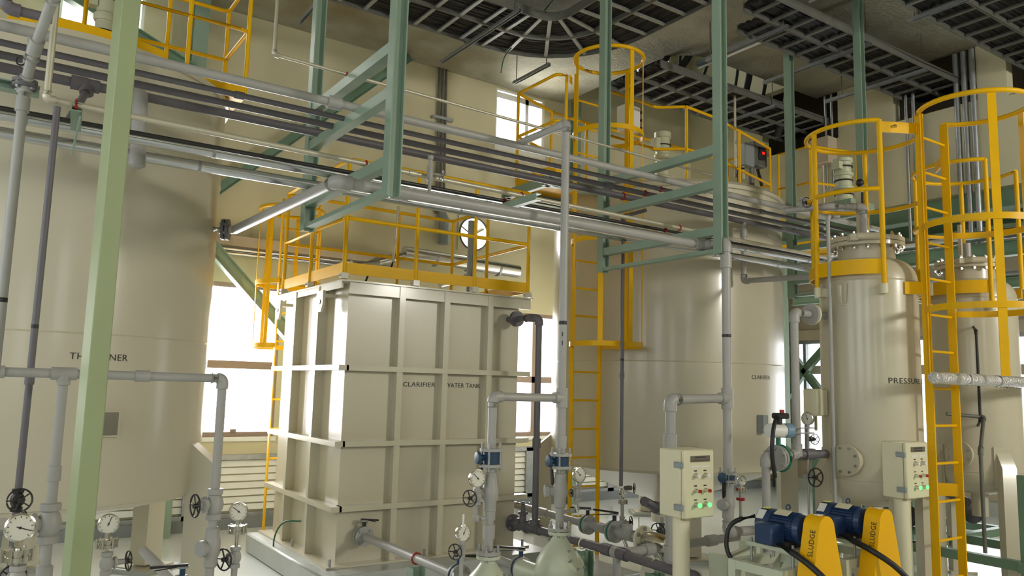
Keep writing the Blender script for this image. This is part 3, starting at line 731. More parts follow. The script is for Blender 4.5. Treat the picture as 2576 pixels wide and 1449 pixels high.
def tank_leg(t, c, R, a, ztop, w, depth, material, zb=0.06, plate=True):
    o = V((math.cos(rad(a)), math.sin(rad(a)), 0)); s_ = V((-o.y, o.x, 0)); p = V((c[0], c[1], 0))+o*R
    poly = [(0, zb), (depth, zb), (depth, ztop-0.17), (0.0, ztop)]
    m = MB().prism(poly, p-s_*w/2, o, V((0, 0, 1)), s_, w)
    g = m.build('leg', material, t)
    if plate:
        m = MB(); q = p+o*depth/2
        m.bar(q-s_*(w/2+0.08)+V((0, 0, zb-0.03)), q+s_*(w/2+0.08)+V((0, 0, zb-0.03)), depth+0.14, 0.03); m.build('base_plate', material, g)
        m = MB(); m.bar(q-s_*(w/2+0.12)+V((0, 0, 0.018)), q+s_*(w/2+0.12)+V((0, 0, 0.018)), depth+0.22, 0.036); m.build('grout_pad', CONC, g)

# ------------------------------------------------------------------ thickener
TC, TR = (0.40, 7.0), 1.2
t = thing('thickener_tank', 'large cream cylindrical tank lettered THICKENER at the left', 'tank', (TC[0], TC[1], 0))
MB().lathe([(TR, 0.85), (TR, 1.95), (TR, 1.953), (TR, 2.95), (TR, 3.95)], (TC[0], TC[1], 0), (0, 0, 1), 96).build('shell', CREAM, t)
for z in (1.97, 3.28): MB().lathe([(TR, z-0.006), (TR+0.004, z), (TR, z+0.006)], (TC[0], TC[1], 0), (0, 0, 1), 96).build('weld_seam', CREAM, t)
MB().lathe([(TR+0.03, 3.93), (TR+0.03, 3.97), (0.001, 4.02)], (TC[0], TC[1], 0), (0, 0, 1), 64).build('roof', CREAM, t)
MB().lathe([(TR-0.01, 0.86), (TR-0.02, 0.82), (0.35, 0.63), (0.12, 0.56), (0.12, 0.3)], (TC[0], TC[1], 0), (0, 0, 1), 64).build('bottom_cone', CREAM, t)
for a in (-29, 38, 86, 150, 215): tank_leg(t, TC, TR-0.02, a, 1.22, 0.17, 0.2, CREAM)
text_round('THICKENER', 0.062, TC, TR+0.002, rad(-85.3), 1.80, 0.365).build('lettering', INK, t, label='black THICKENER lettering')
a = rad(-72.3); o = V((math.cos(a), math.sin(a), 0)); s_ = V((-o.y, o.x, 0)); p = V((TC[0], TC[1], 0))+o*(TR+0.012)
m = MB(); m.bar(p-s_*0.065+V((0, 0, 1.385)), p+s_*0.065+V((0, 0, 1.385)), 0.03, 0.175); pl = m.build('plate_frame', CREAM, t)
m = MB(); m.bar(p+o*0.013-s_*0.05+V((0, 0, 1.385)), p+o*0.013+s_*0.05+V((0, 0, 1.385)), 0.012, 0.15); m.build('name_plate', PLATE, pl)
# platform railing on the thickener
t = thing('thickener_railing', 'yellow railing on the thickener platform at the top left', 'railing', (1.2, 6.85, 4.02))
MB().box(-0.7, 1.66, 6.5, 7.25, 4.02, 4.05).build('deck', YEL, t)
MB().box(0.9, 1.66, 6.485, 6.497, 4.05, 4.15).build('toe_board', YEL, t); MB().box(1.655, 1.667, 6.5, 7.25, 4.05, 4.15).build('toe_board', YEL, t)
rails(t, [(-0.6, 6.5), (1.655, 6.5), (1.655, 7.25), (-0.6, 7.25)], (4.61, 5.08))
posts(t, [(1.19, 6.5), (1.655, 6.5), (1.655, 7.25), (1.15, 7.25), (0.5, 7.25), (-0.2, 6.5)], 4.03, 5.08)
t = thing('thickener_ladder', 'yellow ladder bars at the top left edge of the thickener', 'ladder', (0.1, 5.9, 3.95))
ladder(t, (-0.35, 6.02), (0.24, 6.02), 3.98, 5.1, 4.1, 0.3, 0.05)
MB().arcbar((TC[0], TC[1]), TR-0.06, rad(-112), rad(-62), 3.99, 4.06, 0.012, 16).build('toe_board', YEL, t)
def mixer(label, x, y, z0, z1, r):
    t = thing('tank_mixer', label, 'mixer drive', (x, y, z0)); h = z1-z0
    MB().lathe([(r*1.25, 0), (r*1.25, 0.04), (r*0.95, 0.05), (r*0.9, h*0.3), (r*1.1, h*0.32), (r*1.1, h*0.36), (r*0.9, h*0.38), (r*0.85, h*0.6)], (x, y, z0), (0, 0, 1), 24).build('gearbox', MIXER, t)
    MB().lathe([(r*0.95, h*0.6), (r*1.05, h*0.62), (r*1.05, h*0.66), (r*0.85, h*0.68), (r*0.85, h*0.9), (r*1.0, h*0.91), (r*1.0, h*0.98), (r*0.5, h)], (x, y, z0), (0, 0, 1), 24).build('motor', MIXER, t)
    MB().box(x-r*1.5, x-r*0.8, y-r*0.5, y+r*0.5, z0+h*0.72, z0+h*0.88).build('terminal_box', MIXER, t)
    for k in (0.2, 0.5, 0.8): MB().ring((x, y, z0+h*k), (0, 0, 1), r*0.96, 0.008, 24, 6).build('band', BLACKI, t)
mixer('pale green mixer drive on the thickener before the bright high window', 0.63, 7.0, 4.03, 4.95, 0.085)

# ------------------------------------------------------------------ water tank on its plinth
tag(MB().bbox(2.38, 4.62, 6.02, 8.12, 0, 0.186, 0.015).build('tank_plinth', CONC), 'grey painted concrete plinth under the square water tank', 'plinth')
X0, X1, Y0, Y1, ZT0, ZT1 = 2.61, 4.40, 6.37, 8.02, 0.20, 2.55
t = thing('water_tank', 'square cream ribbed steel tank lettered CLARIFIER WATER TANK', 'tank', ((X0+X1)/2, (Y0+Y1)/2, 0.186))
MB().box(X0, X1, Y0, Y1, ZT0, ZT1).build('body', CREAM, t)
MB().box(X0-0.12, X1+0.1, Y0-0.12, Y1+0.08, 0.187, 0.202).build('base_plate', CREAM, t)
MB().box(X0-0.1, X1+0.1, Y0-0.1, Y1+0.05, ZT1, ZT1+0.014).build('top_flange', CREAM, t)
for z in (0.655, 1.185, 1.82):
    MB().box(X0-0.02, X1+0.09, Y0-0.09, Y0, z-0.025, z+0.02).build('rib', CREAM, t)
    MB().box(X0-0.09, X0, Y0-0.09, Y1+0.08, z-0.025, z+0.02).build('rib', CREAM, t)
for x in (3.09, 3.545, 4.02): MB().box(x-0.028, x+0.028, Y0-0.083, Y0, ZT0, ZT1).build('upright_rib', CREAM, t)
for y in (6.89, 7.51): MB().box(X0-0.083, X0, y-0.028, y+0.028, ZT0, ZT1).build('upright_rib', CREAM, t)
MB().box(X0-0.02, X1+0.09, Y0-0.075, Y0-0.06, ZT1-0.10, ZT1).build('top_rim', CREAM, t); MB().box(X0-0.075, X0-0.06, Y0-0.02, Y1+0.05, ZT1-0.05, ZT1).build('top_rim', CREAM, t)
for (x, y, d, s_) in ((X0+0.02, Y0, (0, -1, 0), (1, 0, 0)), (X0, Y0+0.35, (-1, 0, 0), (0, 1, 0)), (X0, Y1-0.12, (-1, 0, 0), (0, 1, 0))):
    poly = [(-0.07, 0), (0.07, 0), (0.07, -0.13), (0.03, -0.19), (-0.03, -0.19), (-0.07, -0.12)]
    if d[1]: continue
    m = MB().prism(poly, (x-0.10, y, 2.50), s_, (0, 0, 1), d, 0.025); m.box(x-0.10, x, y-0.07, y+0.07, 2.44, 2.47)
    lg = m.build('lifting_lug', CREAM, t)
    MB().cyl((x-0.13, y, 2.40), (x-0.098, y, 2.40), 0.022, 14).build('lug_eye', BLACKI, lg)
text_flat('CLARIFIER', 0.058, (3.165, Y0-0.003, 1.672), (1, 0, 0), (0, 0, 1), 0.325).build('lettering', INK, t, label='black CLARIFIER lettering')
text_flat('WATER TANK', 0.058, (3.592, Y0-0.003, 1.672), (1, 0, 0), (0, 0, 1), 0.385).build('lettering', INK, t, label='black WATER TANK lettering')
for (x, y) in ((2.53, 6.29), (2.53, 7.2), (3.4, 6.29), (4.45, 6.29)): MB().cyl((x, y, 0.2), (x, y, 0.26), 0.012, 6).build('anchor_bolt', GALV, t)
tag(MB().tube([(2.44, 7.35, 0.02), (2.40, 7.36, 0.25), (2.46, 7.30, 0.42), (2.60, 7.2, 0.42)], 0.008, 8, bend=0.12).build('earth_wire', GREENW), 'thin green earth wire at the foot of the water tank', 'wire')
# railing on the water tank
t = thing('water_tank_railing', 'yellow railing with toe boards on top of the square water tank', 'railing', (3.5, 7.2, 2.57))
ring4 = [(2.53, 6.30), (4.47, 6.30), (4.55, 8.0), (2.53, 7.95)]
rails(t, ring4, (3.10, 3.62), closed=True)
posts(t, [(2.53, 6.30), (3.21, 6.30), (3.83, 6.30), (4.45, 6.30), (2.53, 7.13), (2.53, 7.9), (3.84, 8.0), (4.55, 8.0), (4.5, 7.15), (3.2, 7.98)], 2.62, 3.63, foot=True)
for a, b in (((2.53, 6.30), (4.47, 6.30)), ((4.47, 6.30), (4.55, 8.0)), ((2.53, 6.3), (2.53, 7.9))):
    MB().bar((a[0], a[1], 2.665), (b[0], b[1], 2.665), 0.008, 0.10).build('toe_board', YEL, t)
t = thing('water_tank_ladder', 'yellow caged ladder behind the square water tank, before the bright window', 'ladder', (2.8, 8.2, 0.5))
ladder(t, (2.56, 8.16), (2.96, 8.16), 0.0, 3.62, 0.6, 0.3)
cage(t, (2.76, 8.46), 0.34, -60, 240, (2.06, 2.74), (0, 60, 120, 170, 215), 2.03, 3.56, True, 0.04)
t = thing('level_sensor', 'grey upright level sensor tube on the water tank before the round fan', 'sensor', (4.2, 7.0, 2.57))
MB().cyl((4.2, 7.0, 2.57), (4.2, 7.0, 3.42), 0.035, 14).build('tube', BOXG, t); MB().lathe([(0.06, 0), (0.06, 0.03), (0.04, 0.05)], (4.2, 7.0, 2.57), (0, 0, 1), 16).build('foot', CREAM, t)
t = thing('sensor_conduit', 'thin bright conduit with a black lead standing on the water tank', 'conduit', (3.15, 6.7, 2.57))
MB().cyl((3.22, 6.8, 2.85), (3.25, 6.8, 3.4), 0.014, 10).build('tube', CONDUIT, t); MB().tube([(3.22, 6.8, 2.86), (3.2, 6.8, 2.78), (2.98, 6.8, 2.74), (2.93, 6.8, 2.57)], 0.010, 8, bend=0.08).build('lead', BLACK, t)
tag(MB().bbox(4.15, 4.4, 7.3, 7.6, 2.565, 2.62, 0.01).build('tank_hatch', CREAM), 'flat hatch on top of the square water tank', 'hatch')

# ------------------------------------------------------------------ clarifier
CC, CR = (6.96, 6.91), 1.38
t = thing('clarifier_tank', 'large cream cylindrical tank lettered CLARIFIER behind the pipe rack', 'tank', (CC[0], CC[1], 0))
MB().lathe([(CR, 0.86), (CR, 2.0), (CR, 3.0), (CR, 3.92)], (CC[0], CC[1], 0), (0, 0, 1), 96).build('shell', CREAM, t)
for z in (2.0,): MB().lathe([(CR, z-0.006), (CR+0.004, z), (CR, z+0.006)], (CC[0], CC[1], 0), (0, 0, 1), 96).build('weld_seam', CREAM, t)
MB().lathe([(CR+0.03, 3.89), (CR+0.03, 3.93), (CR-0.01, 3.97), (0.001, 4.0)], (CC[0], CC[1], 0), (0, 0, 1), 72).build('roof', CREAM, t)
MB().lathe([(CR-0.01, 0.87), (CR-0.03, 0.83), (0.3, 0.44), (0.16, 0.38), (0.16, 0.15)], (CC[0], CC[1], 0), (0, 0, 1), 72).build('bottom_cone', CREAM, t)
for a in (-35, 55, 145, 235): tank_leg(t, CC, CR-0.02, a, 1.15, 0.17, 0.2, CREAM)
text_round('CLARIFIER', 0.06, CC, CR+0.002, rad(-94.0), 1.84, 0.325).build('lettering', INK, t, label='black CLARIFIER lettering')
tag(MB().box(6.94, 7.02, 5.45, 5.54, 1.27, 1.46).build('junction_box', BOXG), 'small grey junction box on the clarifier below its lettering', 'box')
mixer('pale green mixer drive on top of the clarifier', 6.905, 6.9, 4.0, 4.93, 0.105)
t = thing('clarifier_ladder', 'tall yellow caged ladder in front of the clarifier', 'ladder', (5.32, 6.44, 0))
ladder(t, (5.135, 6.44), (5.505, 6.44), 0.0, 5.1, 0.10, 0.294)
cage(t, (5.33, 6.13), 0.37, 125-5, 415+5, (2.14, 3.2, 4.35), (165, 220, 270, 320, 375), 2.12, 5.2, True)
MB().ring((5.33, 6.13, 5.2), (0, 0, 1), 0.37, 0.02, 36, 8).build('cage_top_ring', YEL, t)
t = thing('clarifier_railing', 'yellow railing around the clarifier top and its ladder landing', 'railing', (6.9, 6.9, 4.0))
near = [(5.70, 6.55), (6.5, 6.60), (6.76, 6.36), (7.32, 6.41), (8.4, 6.67), (8.88, 6.80)]
rails(t, near, (4.55, 5.07)); rails(t, [(5.6, 7.5), (6.0, 7.55), (8.88, 7.55), (8.88, 6.80)], (4.55, 5.07))
rails(t, [(5.05, 6.50), (4.93, 6.52), (4.93, 7.25), (5.6, 7.5)], (4.55, 5.07))
posts(t, [(5.70, 6.55), (6.76, 6.36), (7.32, 6.41), (7.95, 6.56), (8.88, 6.80), (8.88, 7.55), (7.6, 7.55), (6.2, 7.55), (5.05, 6.50), (4.93, 7.25), (5.6, 7.5)], 3.98, 5.08)
MB().box(4.93, 5.75, 6.52, 7.5, 3.93, 3.96).build('deck', YEL, t)
MB().bar((4.93, 6.52, 4.01), (4.93, 7.25, 4.01), 0.008, 0.10).build('toe_board', YEL, t); MB().bar((4.93, 6.515, 4.01), (5.12, 6.515, 4.01), 0.008, 0.10).build('toe_board', YEL, t)
MB().box(5.98, 8.85, 6.45, 7.5, 4.01, 4.04).build('deck', YEL, t)
MB().bar((5.12, 6.50, 5.03), (5.05, 6.45, 5.03), 0.012, 0.08).build('link_plate', YEL, t)
t = thing('landing_bracket', 'pale green bracket frame under the ladder landing of the clarifier', 'bracket', (5.2, 6.9, 3.8))
for y in (6.56, 7.3): MB().channel((4.8, y, 3.87), (5.68, y, 3.87), 0.06, 0.1, 0.008).build('channel', GREEN, t)
MB().channel((4.86, 6.5, 3.87), (4.86, 7.4, 3.87), 0.06, 0.1, 0.008).build('channel', GREEN, t)
t = thing('mixer_switch_box', 'white control box on a post behind the clarifier ladder cage', 'control box', (6.33, 6.9, 4.0))
MB().bbox(6.2, 6.45, 6.82, 6.98, 4.8, 5.12, 0.01).build('body', WHITE, t)
MB().cyl((6.33, 6.9, 4.0), (6.33, 6.9, 4.8), 0.025, 12).build('post', STEEL, t)
for z in (4.86, 4.96, 5.06): MB().cyl((6.46, 6.8, z), (6.46, 6.83, z), 0.018, 10).build('button', BLACK, t)
t = thing('analyser_box', 'grey instrument box with a small red display on the clarifier', 'control box', (8.66, 6.95, 4.0))
MB().bbox(8.44, 8.64, 6.86, 7.0, 4.78, 5.1, 0.015).build('cabinet', BOXG, t); b_ = MB().bbox(8.645, 8.92, 6.87, 7.02, 4.82, 5.16, 0.015).build('body', GALVD, t)
MB().bbox(8.72, 8.86, 6.845, 6.875, 4.9, 5.08, 0.01).build('window', BLACK, t); MB().box(8.775, 8.815, 6.838, 6.846, 4.985, 5.015).build('display', GLOWR, t)
MB().cyl((8.66, 6.95, 4.0), (8.66, 6.95, 4.8), 0.045, 14).build('post', GALVD, t)
for i, x in enumerate((8.34, 8.42, 8.5)): MB().cyl((x, 6.95, 4.6), (x, 6.95, 5.9 if i == 0 else 4.8), 0.016, 8).build('conduit', CONDUIT, t)
MB().tube([(8.5, 6.95, 4.75), (8.3, 6.9, 4.72), (8.38, 6.9, 4.4), (8.5, 6.85, 4.03)], 0.022, 8, bend=0.15).build('lead', BLACK, t)
MB().tube([(8.8, 6.95, 4.8), (8.92, 6.95, 4.5), (8.85, 6.9, 4.1)], 0.022, 8, bend=0.2).build('lead', BLACK, t)
t = thing('link_railing', 'yellow railing between the clarifier and the filter vessels', 'railing', (9.0, 6.1, 3.9))
rails(t, [(9.0, 6.75), (9.0, 6.25), (9.75, 6.05)], (4.5, 5.0)); posts(t, [(9.0, 6.75), (9.0, 6.25), (9.75, 6.05)], 3.7, 5.0)
MB().box(8.95, 9.8, 5.95, 6.8, 3.66, 3.7).build('deck', YEL, t)
for x, y in ((9.0, 6.7), (9.7, 6.0)): MB().box(x-0.04, x+0.04, y-0.04, y+0.04, 0, 3.66).build('leg', GREEN, t)
# ------------------------------------------------------------------ valves and gauges
def wheel(t, p, d, R, material=BLACKI, spokes=5):
    p, d = V(p), V(d).normalized(); _, a, b = frame_of(d)
    w = MB().ring(p, d, R, R*0.085, 24, 6).build('handwheel', material, t)
    m = MB()
    for i in range(spokes):
        o = a*math.cos(2*PI*i/spokes)+b*math.sin(2*PI*i/spokes); m.bar(p-d*R*0.1, p+o*R, R*0.12, R*0.09, up=d)
    m.cyl(p-d*R*0.25, p+d*R*0.15, R*0.24, 10); m.build('spokes', material, w)
def wheel_valve(label, p, pd, wd, r, R, material=PVC, reach=3.2, group=None):
    p, pd, wd = V(p), V(pd).normalized(), V(wd).normalized()
    t = thing('wheel_valve', label, 'valve', p, group)
    MB().lathe([(r*1.0, -r*3), (r*1.45, -r*2.9), (r*1.45, -r*1.9), (r*1.15, -r*1.7), (r*1.55, -r*0.9), (r*1.7, 0), (r*1.55, r*0.9), (r*1.15, r*1.7), (r*1.45, r*1.9), (r*1.45, r*2.9), (r*1.0, r*3)], p, pd, 16).build('body', material, t)
    MB().lathe([(r*1.1, r*0.8), (r*1.1, r*1.7), (r*1.6, r*1.75), (r*1.6, r*2.3), (r*0.8, r*2.4), (r*0.7, r*reach)], p, wd, 8).build('bonnet', material, t)
    MB().cyl(p+wd*r*reach*0.9, p+wd*(r*reach+R*0.5), r*0.25, 8).build('stem', STEEL, t)
    wheel(t, p+wd*(r*reach+R*0.4), wd, R)
    return t
def gauge(label, p, R, face, below, seal=False, sealmat=STEEL, needle=40, pipe_r=0.009, group=None):
    """pressure gauge centred at p, looking along face, on a stem of the given length"""
    p = V(p); face = V(face).normalized(); _, a, b = frame_of(face)
    t = thing('pressure_gauge', label, 'pressure gauge', p-V((0, 0, R+below)), group)
    c = MB().lathe([(R*0.5, -R*0.62), (R*0.9, -R*0.6), (R*0.97, -R*0.5), (R*0.97, -R*0.05), (R*1.06, 0), (R*1.06, R*0.1), (R*0.93, R*0.14), (R*0.9, R*0.05)], p, face, 32).build('case', STEEL, t)
    MB().cyl(p, p+face*R*0.06, R*0.91, 28).build('dial', DIAL, t)
    nd = MB(); u = b*math.cos(rad(needle))+a*math.sin(rad(needle)); nd.bar(p+face*R*0.08-u*R*0.25, p+face*R*0.08+u*R*0.75, R*0.07, R*0.02, up=face); nd.cyl(p+face*R*0.05, p+face*R*0.11, R*0.1, 10); nd.build('needle', INK, t)
    tk = MB()
    for k in range(11):
        an = rad(-135+27*k); u = b*math.cos(an)+a*math.sin(an); tk.bar(p+face*R*0.07+u*R*0.72, p+face*R*0.07+u*R*0.86, R*0.05, R*0.012, up=face)
    tk.build('scale', INK, t)
    q = p-V((0, 0, R*1.0)); m = MB().cyl(q, q-V((0, 0, below)), pipe_r, 10); m.cyl(q+V((0, 0, R*.1)), q-V((0, 0, R*0.35)), pipe_r*1.7, 6); m.build('stem', sealmat if seal else PVC, t)
    if seal:
        zc = q-V((0, 0, R*0.95))
        s = MB().lathe([(R*0.3, R*0.45), (R*0.85, R*0.4), (R*0.85, R*0.1), (R*0.75, R*0.08), (R*0.75, -R*0.08), (R*0.85, -R*0.1), (R*0.85, -R*0.45), (R*0.3, -R*0.5)], zc, (0, 0, 1), 20).build('diaphragm_seal', STEEL, t)
        for k in range(6):
            an = 2*PI*k/6; o = V((math.cos(an), math.sin(an), 0))*R*0.95
            MB().cyl(zc+o-V((0, 0, R*0.5)), zc+o+V((0, 0, R*0.5)), R*0.13, 6).build('bolt', STEEL, s)
    return t
def butterfly(label, p, pd, R, th, up, lever, band=TEAL, fl=PVC, lever_len=0.2, lever_tilt=0.15):
    p, pd, up, lever = V(p), V(pd).normalized(), V(up).normalized(), V(lever).normalized()
    t = thing('butterfly_valve', label, 'valve', p)
    MB().cyl(p-pd*th*0.5, p+pd*th*0.5, R*0.93, 26).build('body', band, t)
    flange(t, p+pd*th*0.5, pd, R, th*0.6, fl, 4, R*0.09, bl=th*0.6+R*0.25); flange(t, p-pd*th*1.1, pd, R, th*0.6, fl, 4, R*0.09, bl=th*0.6+R*0.25)
    MB().cyl(p+up*R*0.85, p+up*R*1.55, R*0.2, 12).build('neck', BLUEV if band is not TEAL else BLACKI, t)
    MB().cyl(p+up*R*1.5, p+up*R*1.62, R*0.42, 12).build('lever_plate', GALV, t)
    q = p+up*R*1.68
    MB().bar(q-lever*R*0.35, q+lever*lever_len+up*lever_tilt*lever_len, R*0.3, R*0.16, up=up).build('lever', BLACKI, t)
    MB().bar(q+lever*R*0.3-up*R*0.1, q+lever*lever_len*0.85+up*(lever_tilt*lever_len*0.5-R*0.25), R*0.1, R*0.07, up=up).build('trigger', BLACKI, t)
    return t

# left group (below the thickener)
wheel_valve('wheel valve on the thin pipe at the far left, facing the camera', (0.225, 4.5, 1.10), (0, 0, 1), (0.1, -1, 0.1), 0.018, 0.052, BLACKI, 2.6)
gauge('largest pressure gauge with a stainless seal at the bottom left', (0.182, 3.3, 1.164), 0.047, (0.1, -1, 0.05), 0.11, True, needle=-110)
wheel_valve('wheel valve under the largest gauge at the bottom left', (0.188, 3.3, 0.985), (0, 0, 1), (-0.15, 1, 0), 0.018, 0.042, PVC, 2.6)
tag(MB().cyl((0.188, 3.3, 0.0), (0.188, 3.3, 0.96), 0.017, 12).build('gauge_pipe', PVC), 'short grey pipe below the bottom left gauge valve', 'pipe')
wheel_valve('wheel valve on the header drop leg beside the green column', (0.343, 4.2, 1.03), (0, 0, 1), (-1, -0.15, 0), 0.030, 0.062, PVC, 2.6)
t = thing('check_valve', 'grey ball check valve on the header drop leg beside the green column', 'valve', (0.342, 4.2, 0.72))
MB().lathe([(0.024, -0.11), (0.034, -0.1), (0.034, -0.06), (0.045, -0.03), (0.045, 0.03), (0.034, 0.06), (0.034, 0.1), (0.024, 0.11)], (0.342, 4.2, 0.74), (0, 0, 1), 18).build('body', PVC, t)
MB().lathe([(0.03, 0), (0.03, 0.05), (0.04, 0.055), (0.04, 0.08), (0.01, 0.085)], (0.342, 4.2, 0.74), (-0.8, -0.6, 0.0), 14).build('bonnet', PVC, t)
gauge('pressure gauge with a stainless seal right of the green column', (0.587, 4.2, 1.008), 0.045, (-0.1, -1, 0.05), 0.12, True, needle=-20)
wheel_valve('wheel valve below the gauge right of the green column', (0.592, 4.2, 0.828), (0, 0, 1), (1, 0.15, 0), 0.018, 0.045, PVC, 4.4)
tag(MB().cyl((0.592, 4.2, 0.0), (0.592, 4.2, 0.86), 0.016, 12).build('gauge_pipe', PVC), 'short grey pipe below the gauge right of the green column', 'pipe')
wheel_valve('wheel valve on the right drop leg before the thickener foot', (1.063, 4.2, 1.07), (0, 0, 1), (-1, -0.2, 0), 0.026, 0.055, PVC, 3.0)
t = thing('check_valve', 'grey ball check valve on the right drop leg before the thickener foot', 'valve', (1.063, 4.2, 0.86))
MB().lathe([(0.024, -0.1), (0.034, -0.09), (0.034, -0.05), (0.042, -0.03), (0.042, 0.03), (0.034, 0.05), (0.034, 0.09), (0.024, 0.1)], (1.063, 4.2, 0.86), (0, 0, 1), 18).build('body', PVC, t)
MB().lathe([(0.03, 0), (0.03, 0.045), (0.04, 0.05), (0.04, 0.07), (0.01, 0.075)], (1.063, 4.2, 0.86), (-0.9, -0.4, 0), 14).build('bonnet', PVC, t)
gauge('pressure gauge with a stainless seal before the wall louvre', (1.185, 4.2, 1.025), 0.045, (0.05, -1, 0.05), 0.19, True, needle=50)
wheel_valve('wheel valve below the gauge before the wall louvre', (1.183, 4.2, 0.80), (0, 0, 1), (-1, -0.5, 0), 0.018, 0.052, PVC, 2.8)
tag(MB().cyl((1.183, 4.2, 0.0), (1.183, 4.2, 0.82), 0.016, 12).build('gauge_pipe', PVC), 'short grey pipe below the gauge before the wall louvre', 'pipe')
butterfly('butterfly valve with a long black lever at the bottom below the thickener', (1.0, 4.5, 0.595), (0, 1, 0), 0.075, 0.03, (0, 0, 1), (-0.9, 0.1, 0), BLUEV, PVC, 0.16, 0.0)
tag(MB().cyl((1.0, 4.0, 0.595), (1.0, 5.6, 0.595), 0.03, 14).build('suction_pipe', PVC), 'grey floor pipe through the long lever valve', 'pipe')
def disc_pump(label, x, y, zf, R=0.143):
    t = thing('centrifugal_pump', label, 'pump', (x, y, 0))
    flange(t, (x, y, zf-0.022), (0, 0, 1), 0.075, 0.02, PVC, 4, 0.008, name='discharge_flange', bl=0.10)
    flange(t, (x, y, zf-0.046), (0, 0, 1), 0.075, 0.02, GREENP, 0)
    MB().cyl((x, y, zf-0.09), (x, y, zf-0.046), 0.05, 16, r2=0.042).build('outlet', GREENP, t)
    k_ = R/0.155
    MB().lathe([(0.048, zf-0.07), (0.075*k_, zf-0.10), (0.125*k_, zf-0.15), (0.16*k_, zf-0.21), (0.178*k_, zf-0.29), (0.165*k_, zf-0.37), (0.1*k_, zf-0.42)], (x, y, 0), (0, 0, 1), 32).build('casing', GREENP, t)
    cd_ = V((0.25, -0.75, 0.6)).normalized(); cp = V((x, y, zf-0.29))+cd_*0.13*k_
    c = MB().lathe([(0.001, 0), (R*0.6, 0), (R*0.6, 0.03), (R*0.5, 0.045), (0.001, 0.05)], cp, cd_, 26).build('cover', GREENP, t)
    _, ca, cb = frame_of(cd_)
    for k in range(6):
        an = 2*PI*k/6; q = cp+(ca*math.cos(an)+cb*math.sin(an))*R*0.5; MB().cyl(q+cd_*0.02, q+cd_*0.06, 0.009, 6).build('bolt', GALV, c)
    MB().cyl((x, y+0.1, zf-0.36), (x, y+0.42, zf-0.36), 0.075, 20).build('motor', GREENP, t)
    MB().box(x-0.18, x+0.16, y-0.12, y+0.5, 0.10, 0.16).build('base_frame', GREENP, t); MB().box(x-0.05, x+0.05, y-0.05, y+0.05, 0.16, zf-0.3).build('pedestal', GREENP, t)
    MB().bbox(x-0.25, x+0.25, y-0.25, y+0.6, 0, 0.10, 0.012).build('pad', CONC, t)
    return t
RX1, RX2, RY = 2.718, 3.268, 4.2
disc_pump('pale green pump at the bottom, under the shorter riser', RX1, RY, 0.69)
disc_pump('pale green pump at the bottom, under the tall riser', RX2, RY, 0.79)
disc_pump('pale green pump below the left drop leg at the bottom left', 0.49, 4.45, 0.52, 0.12)
# risers above the pumps
t = pipe('pump_riser', 'shorter grey riser that bends over to the tall riser', [(RX1, RY, 0.69), (RX1, RY, 1.63), (RX2-0.06, RY, 1.628)], 0.0275, PVC, [(0, 0.12), (0, 0.24), (0, 0.30), (0, 0.455)])
t = pipe('pump_riser', 'tall grey riser standing before the clarifier ladder and turning into the rack', [(RX2, RY, 0.79), (RX2-0.004, RY, 3.53), (RX2-0.004, 4.75, 3.53)], 0.0275, PVC, [(0, 0.07), (0, 0.11), (0, 0.155), (0, 0.20)])
tee(t, (RX2, RY, 1.63), (0, 0, 1), (-1, 0, 0), 0.0285, PVC)
MB().cyl((RX2-.002, RY, 2.12), (RX2-.002, RY, 2.145), 0.0282, 14).build('marker_band', BLACK, t)
for z in (1.98, 2.04): MB().bar((RX2-0.02, RY-0.022, z), (RX2-0.02, RY-0.022, z+0.03), 0.006, 0.002, up=(0.6, 1, 0)).build('stencil_mark', INK, t)
def riser_valve(label, x, y, z0, z1, wheel_side):
    t = thing('lever_valve', label, 'valve', (x, y, z0))
    for z in (z0, z1-0.018): flange(t, (x, y, z), (0, 0, 1), 0.073, 0.018, PVC, 0)
    for k in range(4):
        an = PI/4+k*PI/2; MB().cyl((x+0.058*math.cos(an), y+0.058*math.sin(an), z0-0.025), (x+0.058*math.cos(an), y+0.058*math.sin(an), z1+0.035), 0.007, 8).build('stud', GALV, t)
    MB().cyl((x, y, z0+0.016), (x, y, z1-0.018), 0.05, 22).build('body', BLUEV, t)
    w = V(wheel_side).normalized(); p = V((x, y, (z0+z1)/2))
    MB().cyl(p+w*0.045, p+w*0.08, 0.018, 10).build('neck', BLUEV, t)
    MB().lathe([(0.02, 0.078), (0.036, 0.08), (0.040, 0.09), (0.036, 0.1), (0.012, 0.103)], p, w, 20).build('index_plate', BLUEV, t)
    q = p+w*0.070
    MB().bar(q+V((0, 0, -0.03)), q+V((0.03, 0.02, -0.16)), 0.026, 0.012, up=w).build('lever', BLACKI, t)
riser_valve('blue lever valve between flanges on the shorter riser', RX1, RY, 1.195, 1.31, (-1, 0.15, 0))
riser_valve('blue lever valve between flanges on the tall riser', RX2, RY, 1.165, 1.265, (-1, 0.15, 0))
riser_valve('lever valve between flanges on the riser right of the nearer control box', 4.93, 4.215, 1.0, 1.075, (-1, -0.25, 0))
